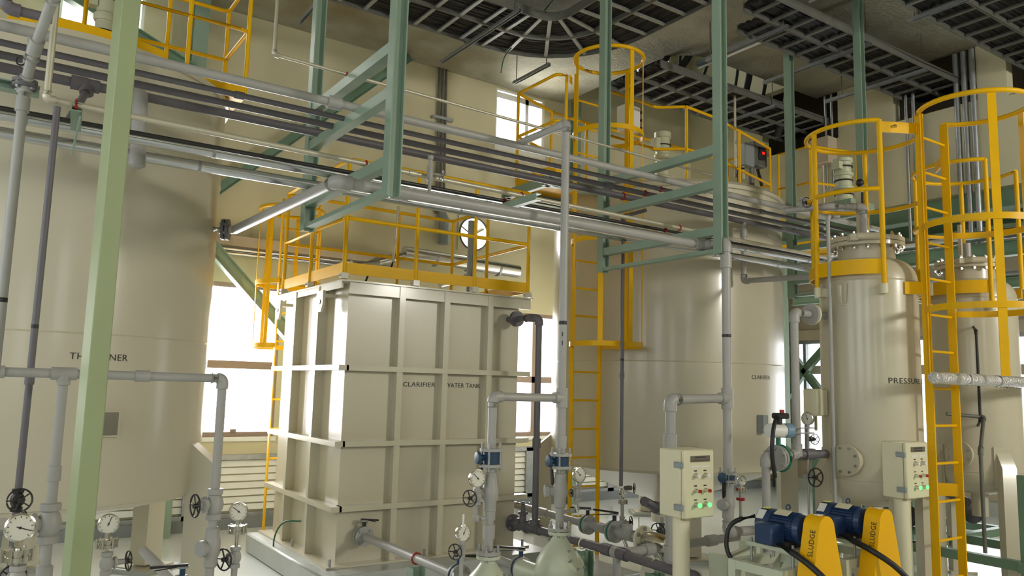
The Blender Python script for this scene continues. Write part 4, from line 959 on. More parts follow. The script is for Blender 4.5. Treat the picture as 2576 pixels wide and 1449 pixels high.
for i, (x, y, z, d) in enumerate(((RX1, RY, 1.03, (-0.75, 0.35, 0.1)), (RX2, RY, 1.02, (-0.75, 0.35, 0)), (4.93, 4.215, 0.83, (-1, -0.2, 0.05)))):
    t = thing('check_valve', ['grey ball check valve on the shorter riser', 'grey ball check valve on the tall riser', 'grey ball check valve on the riser right of the nearer control box'][i], 'valve', (x, y, z))
    MB().lathe([(0.03, -0.11), (0.039, -0.1), (0.039, -0.05), (0.052, -0.02), (0.052, 0.03), (0.039, 0.07), (0.039, 0.11), (0.029, 0.12)], (x, y, z), (0, 0, 1), 18).build('body', PVC, t)
    MB().lathe([(0.033, 0.02), (0.033, 0.075), (0.043, 0.08), (0.043, 0.105), (0.01, 0.11)], (x, y, z), d, 8).build('bonnet', PVC, t)
# gauges by the risers
gauge('pressure gauge left of the shorter riser', (2.604, RY-0.03, 1.133), 0.053, (0.0, -1, 0.05), 0.05, needle=45)
wheel_valve('wheel valve under the gauge left of the shorter riser', (2.618, RY-0.01, 1.02), (0, 0, 1), (-1, -0.5, 0), 0.016, 0.048, PVC, 4.2)
pipe('gauge_pipe', 'thin elbowed pipe from the shorter riser to its gauge', [(RX1, RY, 0.885), (2.618, RY, 0.885), (2.618, RY, 1.05)], 0.012, PVC, elbow_r=1.5)
gauge('small low pressure gauge left of the pumps', (2.517, RY-0.03, 0.815), 0.048, (0.1, -1, 0.05), 0.05, needle=-30)
wheel_valve('wheel valve under the small low gauge left of the pumps', (2.52, RY-0.01, 0.715), (0, 0, 1), (-1, -0.55, 0), 0.015, 0.045, PVC, 4.0)
tag(MB().cyl((2.52, RY-0.01, 0.38), (2.52, RY-0.01, 0.70), 0.012, 12).build('gauge_pipe', PVC), 'thin pipe below the small low gauge', 'pipe')
gauge('pressure gauge right of the tall riser', (3.415, RY-0.02, 1.12), 0.05, (0.05, -1, 0.05), 0.04, needle=45)
wheel_valve('small valve under the gauge right of the tall riser', (3.41, RY, 1.0), (0, 0, 1), (-1, 0.1, 0), 0.017, 0.026, PVC, 2.2)
pipe('gauge_pipe', 'thin elbowed pipe from the tall riser to its gauge', [(RX2, RY, 0.885), (3.41, RY, 0.885), (3.41, RY, 1.0)], 0.012, PVC, elbow_r=1.5)
for i, p in enumerate(((2.50, RY-0.05, 0.93), (3.36, RY-0.05, 0.93), (2.44, RY-0.05, 0.6), (5.3, 5.6, 0.5))):
    tag(MB().bar((p[0], p[1], p[2]), (p[0]+(0.025 if i == 1 else 0), p[1], p[2]-0.085 if i != 1 else p[2]-0.07), 0.012, 0.003, up=(0, 1, 0)).build('valve_tag', WHITE),
        ['white tag hanging below the gauge valve of the shorter riser', 'white tag hanging beside the tall riser', 'white tag hanging below the small low gauge valve', 'white tag hanging near the thin clarifier pipe'][i], 'tag')

# ------------------------------------------------------------------ low level pipework
t = pipe('suction_pipe', 'grey floor pipe from the water tank valve towards the pumps', [(2.82, 6.24, 0.42), (2.82, 4.45, 0.42), (2.72, 4.30, 0.42)], 0.034, PVC)
MB().ring((2.82, 5.33, 0.42), (0, 1, 0), 0.04, 0.006, 20, 6).build('clamp', RED, t)
butterfly('butterfly valve on the front of the water tank with a short black lever', (2.82, 6.29, 0.42), (0, 1, 0), 0.082, 0.025, (0, 0, 1), (1, -0.25, 0), TEAL, PVC, 0.12, -0.1)
butterfly('butterfly valve beside the first pump with a long black lever', (2.82, 4.72, 0.42), (0, 1, 0), 0.08, 0.028, (0, 0, 1), (1, 0.15, 0), BLUEV, PVC, 0.19, -0.12)
butterfly('blue butterfly valve between the two pumps with a black lever', (3.33, 4.72, 0.42), (0, 1, 0), 0.08, 0.028, (0, 0, 1), (-1, 0.35, 0), BLUEV, PVC, 0.2, 0.1)
tag(MB().cyl((3.33, 4.3, 0.42), (3.33, 5.2, 0.42), 0.032, 14).build('suction_pipe', PVC), 'short grey floor pipe through the blue valve between the pumps', 'pipe')
tag(MB().ibeam((2.82, 5.33, 0), (2.82, 5.33, 0.36), 0.1, 0.1, 0.008).build('pipe_support', GREEN), 'green pipe support post under the pipe left of the pumps', 'support')
# drop pipe at the tank's right edge and the manifold
t = pipe('drop_pipe', 'grey pipe dropping along the right edge of the water tank from its top nozzle', [(4.28, 6.37, 2.343), (4.28, 6.0, 2.34), (4.33, 5.93, 2.335), (4.33, 5.93, 0.42)], 0.029, PVCD, [(2, 0.6)])
flange(t, (4.28, 6.25, 2.343), (0, -1, 0), 0.075, 0.018, PVCD, 4); flange(t, (4.28, 6.225, 2.343), (0, -1, 0), 0.075, 0.018, PVCD, 0)
t = pipe('manifold_pipe', 'long grey manifold pipe near the floor running from the water tank past the pumps', [(4.33, 6.28, 0.42), (4.31, 4.76, 0.42), (4.24, 3.9, 0.42), (4.24, 3.9, 0.1)], 0.036, PVCD, [(0, 0.9)])
tee(t, (4.33, 5.93, 0.42), (0, 1, 0), (0, 0, 1), 0.036, PVCD); tee(t, (4.31, 4.76, 0.42), (0, 1, 0), (1, 0, 0), 0.036, PVC)
piece_pipe(t, [(4.31, 4.76, 0.42), (5.75, 4.81, 0.42)], 0.036, PVC, [(0, 0.22), (0, 0.75)])
piece_pipe(t, [(4.31, 4.80, 0.42), (4.31, 4.80, 0.05)], 0.033, PVC)
for y in (5.2, 4.35): MB().ring((4.29, y, 0.42), (0, 1, 0), 0.042, 0.005, 18, 6).build('clamp', CREAM2, t)
tag(MB().ibeam((4.32, 5.2, 0), (4.32, 5.2, 0.36), 0.1, 0.1, 0.008).build('pipe_support', GREEND), 'green pipe support post under the manifold near the ladder foot', 'support')
tag(MB().ibeam((4.28, 4.35, 0), (4.28, 4.35, 0.36), 0.1, 0.1, 0.008).build('pipe_support', GREEND), 'green pipe support post under the manifold at the bottom edge', 'support')
tag(MB().ibeam((4.35, 5.62, 0), (4.35, 5.62, 0.38), 0.12, 0.1, 0.008).build('pipe_support', GREEND), 'green pipe support post behind the tall riser', 'support')
tag(MB().bbox(4.5, 4.95, 5.2, 5.9, 0, 0.12, 0.012).build('pipe_pad', CONC), 'low concrete pad under the valve line behind the risers', 'plinth')
t = thing('gate_valve', 'grey gate valve with a flat black wheel at the foot of the drop pipe', 'valve', (4.33, 6.15, 0.42))
flange(t, (4.33, 6.27, 0.42), (0, 1, 0), 0.08, 0.02, PVCD, 4)
MB().lathe([(0.04, -0.09), (0.058, -0.08), (0.058, -0.05), (0.04, -0.03), (0.045, 0.04), (0.058, 0.05), (0.058, 0.08), (0.04, 0.09)], (4.33, 6.12, 0.42), (0, 1, 0), 16).build('body', PVCD, t)
MB().lathe([(0.035, 0.03), (0.03, 0.1), (0.05, 0.105), (0.05, 0.12), (0.022, 0.13), (0.018, 0.19)], (4.33, 6.12, 0.42), (0, 0, 1), 12).build('bonnet', PVCD, t)
wheel(t, (4.33, 6.12, 0.625), (0, 0, 1), 0.06)
# valve line behind
t = pipe('valve_line_pipe', 'grey pipe near the floor carrying two lever valves behind the risers', [(4.9, 7.6, 0.45), (4.84, 6.5, 0.45), (4.78, 4.95, 0.45)], 0.037, PVC, [(1, 0.62)], elbow_r=1.2)
tee(t, (4.785, 5.2, 0.45), (0, 1, 0), (0, 0, 1), 0.037, PVC)
butterfly('first lever valve with a green band on the line behind the risers', (4.80, 5.75, 0.45), (0, 1, 0), 0.088, 0.028, (0, 0, 1), (-0.6, 0.6, 0), TEAL, PVC, 0.16, 0.0)
butterfly('second lever valve with a green band on the line behind the risers', (4.79, 5.37, 0.45), (0, 1, 0), 0.095, 0.028, (0, 0, 1), (-0.9, 0.1, 0), TEAL, PVC, 0.22, 0.18)
t = thing('line_strainer', 'flanged metal strainer at the near end of the valve line', 'strainer', (4.78, 4.85, 0.45))
flange(t, (4.78, 4.98, 0.45), (0, 1, 0), 0.11, 0.025, CREAM2, 6, 0.01); flange(t, (4.78, 4.66, 0.45), (0, 1, 0), 0.085, 0.022, CREAM2, 6, 0.009)
MB().lathe([(0.05, -0.16), (0.075, -0.08), (0.08, 0), (0.075, 0.08), (0.05, 0.16)], (4.78, 4.84, 0.45), (0, 1, 0), 20).build('body', STEEL, t)
MB().cyl((4.78, 4.84, 0.4), (4.86, 4.76, 0.24), 0.055, 16).build('screen_leg', STEEL, t)
# thin pipe from rack to the clarifier outlet gauge
t = pipe('sampling_pipe', 'thin grey pipe dropping from the rack before the clarifier to a small gauge', [(5.2, 5.42, 3.41), (5.19, 5.73, 3.40), (5.19, 5.73, 0.78)], 0.0185, PVCD, [(1, 0.6)])
MB().cyl((5.19, 5.73, 1.97), (5.19, 5.73, 1.99), 0.0192, 12).build('marker_band', BLACK, t)
gauge('small pressure gauge below the thin pipe before the clarifier', (5.19, 5.70, 0.72), 0.042, (0.35, -1, 0.05), 0.2, True, needle=0)
wheel_valve('wheel valve beside the thin pipe above the small gauge', (5.27, 5.72, 0.76), (1, 0, 0), (0.7, -1, 0.0), 0.014, 0.045, GALVD, 3.0)
wheel_valve('wheel valve below the small clarifier gauge', (5.18, 5.70, 0.45), (0, 0, 1), (1, -0.5, 0), 0.018, 0.055, PVC, 3.6)
pipe('gauge_pipe', 'thin elbowed pipe below the small clarifier gauge', [(5.18, 5.70, 0.62), (5.18, 5.70, 0.33), (4.83, 5.25, 0.33)], 0.016, PVC)
wheel_valve('wheel valve left of the nearer control box', (5.05, 5.05, 0.50), (0, 0, 1), (-1, -0.45, 0), 0.018, 0.062, GALVD, 3.4)
pipe('gauge_pipe', 'thin elbowed pipe below the wheel valve left of the control box', [(5.05, 5.05, 0.6), (5.05, 5.05, 0.25), (5.3, 5.0, 0.25)], 0.015, PVC)
t = thing('outlet_fitting', 'grey outlet fitting and hopper under the clarifier cone', 'fitting', (6.2, 6.4, 0))
MB().lathe([(0.16, 0.0), (0.2, 0.12), (0.2, 0.2), (0.08, 0.34), (0.08, 0.55)], (6.5, 6.25, 0), (0, 0, 1), 20).build('hopper', CONC, t)
piece_pipe(t, [(6.9, 6.85, 0.38), (6.25, 6.3, 0.42), (5.85, 6.1, 0.55)], 0.05, PVCD)

# ------------------------------------------------------------------ control boxes on posts
def control_box(label, x, y, z0, z1, w, d, plate_lines):
    t = thing('control_box', label, 'control box', (x+w/2, y+d/2, 0))
    MB().bbox(x, x+w, y+0.032, y+d, z0, z1, 0.008).build('body', CREAM2, t)
    dr = MB().bbox(x, x+w, y, y+0.029, z0, z1, 0.008).build('door', CREAM2, t)
    for z in (z0+(z1-z0)*0.16, z0+(z1-z0)*0.78):
        m = MB().bbox(x-0.016, x+0.001, y+0.004, y+0.075, z-0.018, z+0.018, 0.004); m.build('hinge', BOXG, t)
    H = z1-z0
    pl = MB().box(x+w*0.2, x+w*0.84, y-0.004, y+0.001, z1-H*0.175, z1-H*0.085).build('name_plate', PLATE, dr)
    for k, ln in enumerate(plate_lines):
        zz = z1-H*(0.12+0.042*k)
        if ln:
            text_flat(ln, 0.012, (x+w*0.52-w*0.27, y-0.0046, zz), (1, 0, 0), (0, 0, 1), w*0.54).build('plate_text', INK, pl)
        else:                                                  # engraving too worn to read in the photograph
            m = MB(); u = x+w*0.34
            while u < x+w*0.70:
                l_ = random.uniform(0.003, 0.007); m.box(u, u+l_, y-0.0048, y-0.004, zz+0.002, zz+0.009); u += l_+0.003
            m.build('plate_engraving', INK, pl)
    for k in range(2): MB().box(x+w*(0.22+0.33*k), x+w*(0.5+0.33*k), y-0.003, y+0.001, z1-H*0.26, z1-H*0.235).build('label_strip', WHITE, dr)
    for r_, (fz, capm, rr, dp) in enumerate(((0.375, WHITE, 0.0125, 0.035), (0.595, RED, 0.0105, 0.045), (0.80, GLOWG, 0.0125, 0.042))):
        for k in range(2):
            cx_ = x+w*(0.36+0.32*k); zz = z1-H*fz
            bz = MB().cyl((cx_, y-dp*0.75, zz), (cx_, y, zz), rr*1.05, 14, r2=rr*1.25).build('button_bezel', STEEL, dr)
            m = MB().cyl((cx_, y-dp, zz), (cx_, y-dp*0.72, zz), rr, 14); m.build('button_cap' if r_ < 2 else 'lamp_lens', capm, bz)
            MB().box(cx_-0.012, cx_+0.012, y-0.002, y+0.001, zz+0.024, zz+0.031).build('tag_strip', INK, bz)
    for fx in (0.25, 0.6): MB().cyl((x+w*fx, y+d*0.35, z0-0.02), (x+w*fx, y+d*0.35, z0), 0.012, 8).build('cable_gland', BRASS, t)
    px_, py_ = x+w*0.42, y+d*0.62
    MB().cyl((px_, py_, 0), (px_, py_, z0), 0.052, 22).build('post', CREAM2, t)
    MB().cyl((px_, py_, 0), (px_, py_, 0.015), 0.11, 22).build('foot_plate', CREAM2, t)
    return t
control_box('cream control box on a post nearer the camera, before the clarifier', 3.53, 3.345, 0.945, 1.345, 0.26, 0.21, (None, 'CLARIFIER WATER PUMP'))
control_box('cream control box on a post before the filter vessel', 5.55, 3.125, 0.972, 1.37, 0.29, 0.19, (None, None))
# ------------------------------------------------------------------ filter vessels
def vessel(label, c, words):
    t = thing('filter_vessel', label, 'pressure vessel', (c[0], c[1], 0)); R = 0.385; o = (c[0], c[1], 0)
    MB().lathe([(R, 1.0), (R, 1.8), (R, 2.64)], o, (0, 0, 1), 64).build('shell', CREAM, t)
    dome = [(R, 2.64)]+[(0.2+(R-0.2)*math.cos(k*PI/2/8), 2.64+0.19*math.sin(k*PI/2/8)) for k in range(1, 9)]
    MB().lathe(dome+[(0.001, 2.84)], o, (0, 0, 1), 64).build('dome', CREAM, t)
    for z in (2.63, 1.03): MB().lathe([(R, z-0.008), (R+0.004, z), (R, z+0.008)], o, (0, 0, 1), 64).build('weld_seam', CREAM, t)
    dish = [(R, 1.0)]+[(R*math.cos(k*PI/2/8), 1.0-0.2*math.sin(k*PI/2/8)) for k in range(1, 8)]+[(0.07, 0.79), (0.07, 0.6)]
    MB().lathe(dish, o, (0, 0, 1), 64).build('bottom_dish', CREAM, t)
    MB().lathe([(0.225, 2.78), (0.225, 2.93), (0.24, 2.94)], o, (0, 0, 1), 40).build('neck', CREAM, t)
    MB().lathe([(0.2, 2.935), (0.30, 2.935), (0.30, 2.968), (0.2, 2.968)], o, (0, 0, 1), 40).build('neck_flange', CREAM, t)
    cv = MB().lathe([(0.001, 2.974), (0.30, 2.974), (0.30, 3.01), (0.001, 3.012)], o, (0, 0, 1), 40).build('cover', CREAM, t)
    for k in range(16):
        a = 2*PI*(k+.5)/16; x, y = c[0]+0.268*math.cos(a), c[1]+0.268*math.sin(a)
        m = MB().cyl((x, y, 2.905), (x, y, 3.045), 0.010, 8); m.cyl((x, y, 3.01), (x, y, 3.03), 0.019, 6); m.cyl((x, y, 2.912), (x, y, 2.934), 0.019, 6); m.build('bolt', STEEL, cv)
    m = MB().cyl((c[0]-0.33, c[1]-0.12, 2.99), (c[0]-0.2, c[1]-0.25, 2.99), 0.03, 12); m.bar((c[0]-0.3, c[1]-0.05, 2.98), (c[0]-0.36, c[1]-0.12, 2.98), 0.06, 0.05); m.build('davit_hinge', CREAM, t)
    MB().cyl((c[0]-0.02, c[1], 3.01), (c[0]-0.02, c[1], 3.2), 0.035, 14).build('top_nozzle', PVC, t)
    MB().bar((c[0]+0.1, c[1]+0.12, 3.01), (c[0]+0.1, c[1]+0.12, 3.42), 0.03, 0.03).build('instrument_stand', CREAM, t)
    for a in (147, 237, 327, 57):
        ob = V((math.cos(rad(a)), math.sin(rad(a)), 0)); s_ = V((-ob.y, ob.x, 0)); p = V(o)+ob*(R-0.015)
        poly = [(0, 0.02), (0.09, 0.02), (0.09, 1.08), (0.0, 1.24)]
        lg = MB().prism(poly, p-s_*0.065, ob, (0, 0, 1), s_, 0.13).build('leg', CREAM, t)
        MB().bar(p+ob*0.04-s_*0.13+V((0, 0, 0.011)), p+ob*0.04+s_*0.13+V((0, 0, 0.011)), 0.22, 0.02).build('base_plate', CREAM, lg)
        q = p+ob*0.013; MB().bar(q-s_*0.09+V((0, 0, 1.08)), q+s_*0.09+V((0, 0, 1.08)), 0.01, 0.36).build('pad_plate', CREAM, lg)
    # side manway facing left
    mw = MB().cyl((c[0]-R+0.03, c[1]-0.04, 1.185), (c[0]-R-0.035, c[1]-0.04, 1.185), 0.10, 28).build('manway_neck', CREAM, t)
    MB().lathe([(0.001, 0), (0.123, 0), (0.123, 0.022), (0.001, 0.022)], (c[0]-R-0.035, c[1]-0.04, 1.185), (-1, 0, 0), 32).build('manway_flange', CREAM, mw)
    for k in range(8):
        a = 2*PI*(k+.5)/8; y, z = c[1]-0.04+0.098*math.cos(a), 1.185+0.098*math.sin(a)
        MB().cyl((c[0]-R-0.075, y, z), (c[0]-R-0.05, y, z), 0.011, 6).build('bolt', STEEL, mw)
    # lifting lug
    a = rad(183); ob = V((math.cos(a), math.sin(a), 0)); s_ = V((-ob.y, ob.x, 0)); p = V(o)+ob*R
    m = MB().prism([(-0.035, 2.44), (0.03, 2.44), (0.045, 2.6), (-0.045, 2.6)], p, s_, (0, 0, 1), ob, 0.012); lg = m.build('lug_pad', CREAM, t)
    MB().prism([(0, 2.42), (0.02, 2.42), (0.06, 2.52), (0.06, 2.58), (0, 2.6)], p+s_*-0.008, ob, (0, 0, 1), s_, 0.018).build('lifting_lug', CREAM, lg)
    text_round(words, 0.062, c, R+0.002, rad(-128.7), 1.797, 0.60).build('lettering', INK, t, label='black '+words+' lettering')
    for a in (156, 227): 
        ob = V((math.cos(rad(a)), math.sin(rad(a)), 0)); p = V(o)+ob*(R+0.07); m = MB().cyl(p+V((0, 0, 2.50)), p+V((0, 0, 2.58)), 0.032, 12); m.bar(p-ob*0.09+V((0, 0, 2.54)), p+V((0, 0, 2.54)), 0.05, 0.07); m.build('post_socket', CREAM2, t)
    ob = V((0.15, -1, 0)).normalized(); p = V(o)+V((0.1, -R, 2.56)); MB().bar(p+V((-0.02, 0.05, 0)), p+V((0.03, -0.1, 0)), 0.012, 0.10).build('ladder_bracket', CREAM2, t)
    return t
def vessel_guard(label, c):
    t = thing('vessel_railing', label, 'railing', (c[0], c[1], 2.6)); R = 0.462
    def arc(a0, a1, z, n=22): return [(c[0]+R*math.cos(rad(a0+(a1-a0)*k/n)), c[1]+R*math.sin(rad(a0+(a1-a0)*k/n)), z) for k in range(n+1)]
    for z in (3.35, 3.92):
        MB().tube(arc(100, 227, z), 0.019, 10).build('rail', YEL, t); MB().tube(arc(-45, 96, z), 0.019, 10).build('rail', YEL, t)
    for a, zb in ((227, 2.56), (156, 2.54), (100, 2.75), (30, 2.75), (-45, 2.75)):
        p = (c[0]+R*math.cos(rad(a)), c[1]+R*math.sin(rad(a))); MB().cyl((p[0], p[1], zb), (p[0], p[1], 3.92), 0.021, 12).build('post', YEL, t)
    MB().arcbar(c, R-0.01, rad(156), rad(227), 2.66, 2.78, 0.01, 18).build('toe_board', YEL, t)
    MB().arcbar(c, R-0.01, rad(-45), rad(150), 2.66, 2.76, 0.01, 24).build('toe_board', YEL, t)
    return t
C1, C2 = (6.2, 3.78), (7.95, 3.78)
vessel('cream filter vessel lettered PRESSURE FILTER, nearest the camera', C1, 'PRESSURE FILTER')
vessel_guard('yellow round railing on top of the nearer filter vessel', C1)
vessel('cream filter vessel partly hidden behind the yellow ladder at the right edge', C2, 'PRESSURE FILTER')
vessel_guard('yellow round railing on top of the rear filter vessel', C2)
t = thing('vessel_ladder', 'large yellow caged ladder in front of the filter vessels at the right', 'ladder', (6.42, 3.3, 0))
ladder(t, (6.225, 3.3), (6.62, 3.3), 0.0, 4.0, 0.01, 0.2925, 0.065, 0.014)
cage(t, (6.425, 2.96), 0.40, 120, 420, (2.38, 3.04), (128, 222, 268, 330), 1.86, 4.0, True, 0.06)
MB().bar((5.89, 3.43, 3.86), (6.225, 3.31, 3.88), 0.012, 0.09).build('link_plate', YEL, t)
MB().bar((6.62, 3.31, 3.70), (6.85, 3.5, 3.70), 0.012, 0.09).build('link_plate', YEL, t)
MB().bar((6.10, 3.40, 2.56), (6.235, 3.3, 2.56), 0.012, 0.10).build('wall_bracket', YEL, t)
MB().bar((6.62, 3.3, 0.96), (6.5, 3.44, 0.96), 0.012, 0.10).build('wall_bracket', YEL, t)
for x in (5.99, 6.1): MB().cyl((x, 3.36, 3.87), (x, 3.40, 3.87), 0.014, 8).build('bolt', STEEL, t)
t = thing('foil_pipe', 'crinkled foil wrapped pipe end crossing the yellow ladder', 'pipe', (6.0, 3.14, 1.842))
MB().lathe([(0.03, 0), (0.046, 0.01), (0.048, 0.3), (0.046, 0.31), (0.049, 0.33), (0.047, 0.9), (0.048, 1.6), (0.047, 4.0)], (5.98, 3.14, 1.842), (1, 0, 0), 18).build('wrapping', CRINK, t)
for x in (6.45, 6.95): MB().cyl((x, 3.14, 1.842), (x+0.03, 3.14, 1.842), 0.051, 18).build('tape_band', FOIL, t)

# pipework on the nearer vessel
t = pipe('vessel_inlet_pipe', 'grey pipe from the upper left nozzle of the filter vessel down to its valve', [(5.87, 3.95, 2.35), (5.434, 3.95, 2.345), (5.434, 3.95, 1.22), (5.09, 3.98, 1.21), (5.09, 3.98, 0.35)], 0.032, PVC, [(1, 0.97), (3, 0.55)])
flange(t, (5.66, 3.95, 2.348), (1, 0, 0), 0.085, 0.02, CREAM2, 6); flange(t, (5.635, 3.95, 2.348), (1, 0, 0), 0.085, 0.02, PVC, 0)
piece_pipe(t, [(5.434, 3.95, 1.22), (5.75, 3.9, 1.22)], 0.034, PVCD, [(0, 0.4)])
t = thing('actuated_valve', 'pale blue actuated valve with a green rimmed disc beside the filter vessel', 'valve', (5.19, 3.95, 1.0))
MB().cyl((5.165, 3.93, 1.2), (5.19, 3.93, 1.2), 0.095, 26).build('body', PVC, t); MB().ring((5.20, 3.93, 1.2), (1, 0, 0), 0.095, 0.012, 28, 8).build('liner_rim', TEAL, t)
flange(t, (5.13, 3.93, 1.2), (1, 0, 0), 0.1, 0.02, PVC, 6, 0.012)
MB().cyl((5.18, 3.93, 1.29), (5.18, 3.93, 1.36), 0.018, 10).build('neck', TEAL, t)
MB().lathe([(0.02, -0.1), (0.05, -0.09), (0.055, -0.05), (0.055, 0.05), (0.048, 0.055), (0.05, 0.11), (0.02, 0.12)], (5.17, 3.93, 1.41), (1, -0.2, 0), 18).build('actuator', WHITE, t)
MB().cyl((5.235, 3.918, 1.41), (5.30, 3.905, 1.41), 0.056, 18).build('actuator_cap', mat('actuator_blue', (120, 150, 178), 0.4), t)
m = MB().bbox(5.12, 5.26, 3.88, 3.95, 1.50, 1.545, 0.01); m.cyl((5.17, 3.92, 1.46), (5.17, 3.92, 1.51), 0.03, 12); m.build('positioner', BLACK, t)
MB().cyl((5.19, 3.9, 1.545), (5.19, 3.9, 1.57), 0.018, 10).build('indicator', RED, t)
MB().tube([(5.13, 3.9, 1.52), (5.02, 3.85, 1.45), (4.99, 3.85, 1.25), (5.03, 3.85, 1.07)], 0.016, 10, bend=0.14).build('hose', BLACK, t)
for z in (1.43, 1.39): MB().cyl((5.28, 3.9, z), (5.55, 3.87, z), 0.005, 8).build('air_line', GALV, t)
tag(MB().cyl((5.53, 3.92, 0.0), (5.53, 3.92, 1.2), 0.009, 8).build('drain_pipe', GALV), 'thin drain pipe standing beside the leg of the filter vessel', 'pipe')
wheel_valve('wheel valve on edge beside the leg of the filter vessel', (5.53, 3.92, 1.05), (1, 0, 0), (-0.25, -1, 0), 0.016, 0.07, PVC, 3.5)
gauge('brass coloured gauge standing before the end window', (5.55, 3.93, 1.50), 0.05, (-1, -0.1, 0), 0.235, needle=20)
wheel_valve('small black wheel valve beside the brass coloured gauge', (5.585, 3.93, 1.34), (1, 0, 0), (-0.3, -1, 0), 0.012, 0.04, GALVD, 3.0)
t = thing('transmitter', 'pale transmitter box on the left side of the filter vessel', 'transmitter', (5.72, 4.02, 1.55))
MB().bbox(5.69, 5.83, 3.93, 4.07, 1.52, 1.74, 0.01).build('body', CREAM2, t); MB().cyl((5.76, 4.0, 1.4), (5.76, 4.0, 1.52), 0.012, 8).build('stem', STEEL, t)
pipe('vessel_air_pipe', 'thin grey pipe standing along the front left of the nearer filter vessel', [(5.85, 3.8, 3.17), (5.74, 3.83, 3.16), (5.74, 3.83, 0.75)], 0.0155, PVC)
t = pipe('vessel_top_pipe', 'grey pipe with elbows on the cover of the nearer filter vessel', [(6.18, 3.78, 3.2), (6.18, 3.78, 3.3), (5.95, 3.95, 3.3), (5.8, 4.3, 3.3)], 0.026, PVC, [(1, 0.4)])
wheel_valve('wheel valve on the pipe at the top of the nearer filter vessel', (5.86, 4.16, 3.34), (0, 0, 1), (-0.3, -1, 0.1), 0.02, 0.045, PVC, 2.4)
t = thing('sight_gauge', 'tall slim sight gauge with a black knob on the nearer filter vessel', 'gauge', (6.3, 3.9, 3.01))
MB().bar((6.25, 3.86, 3.01), (6.25, 3.86, 3.5), 0.05, 0.03).build('backplate', CREAM, t); MB().cyl((6.25, 3.83, 3.05), (6.25, 3.83, 3.45), 0.012, 10).build('glass_tube', BLACK, t); MB().sphere((6.25, 3.85, 3.54), 0.035, 12, 8).build('knob', BLACK, t)
pipe('rack_branch_pipe', 'grey pipe dropping from the rack and turning into the back of the filter vessel', [(6.62, 5.42, 3.50), (6.62, 5.42, 2.86), (6.55, 4.2, 2.80)], 0.028, PVC, [(0, 0.2)])
t = thing('chain', 'hanging metal chain between the two filter vessels', 'chain', (6.68, 3.72, 1.0))
for k in range(22):
    z = 2.1-k*0.045; MB().ring((6.66, 3.62, z), (1, 0, 0) if k % 2 else (0, 1, 0), 0.018, 0.005, 10, 5).build('link', GALV, t)
pipe('vessel_side_pipe', 'thin dark looped pipe on the rear filter vessel', [(7.6, 3.6, 2.35), (7.48, 3.52, 2.3), (7.48, 3.52, 1.5), (7.6, 3.6, 1.45)], 0.012, BLACKI)
pipe('vessel_side_pipe', 'grey cranked pipe low on the rear filter vessel', [(7.25, 3.7, 1.55), (7.5, 3.5, 1.53), (7.2, 3.4, 1.25), (7.2, 3.4, 0.4)], 0.016, GALVD)
mixer('ribbed pale green drum pump behind the nearer filter vessel', 7.1, 4.55, 3.6, 4.08, 0.09)
tag(MB().box(6.9, 7.3, 4.35, 4.8, 3.54, 3.6).build('pump_shelf', GREEN), 'green shelf plate carrying the drum pump on the rack', 'shelf')

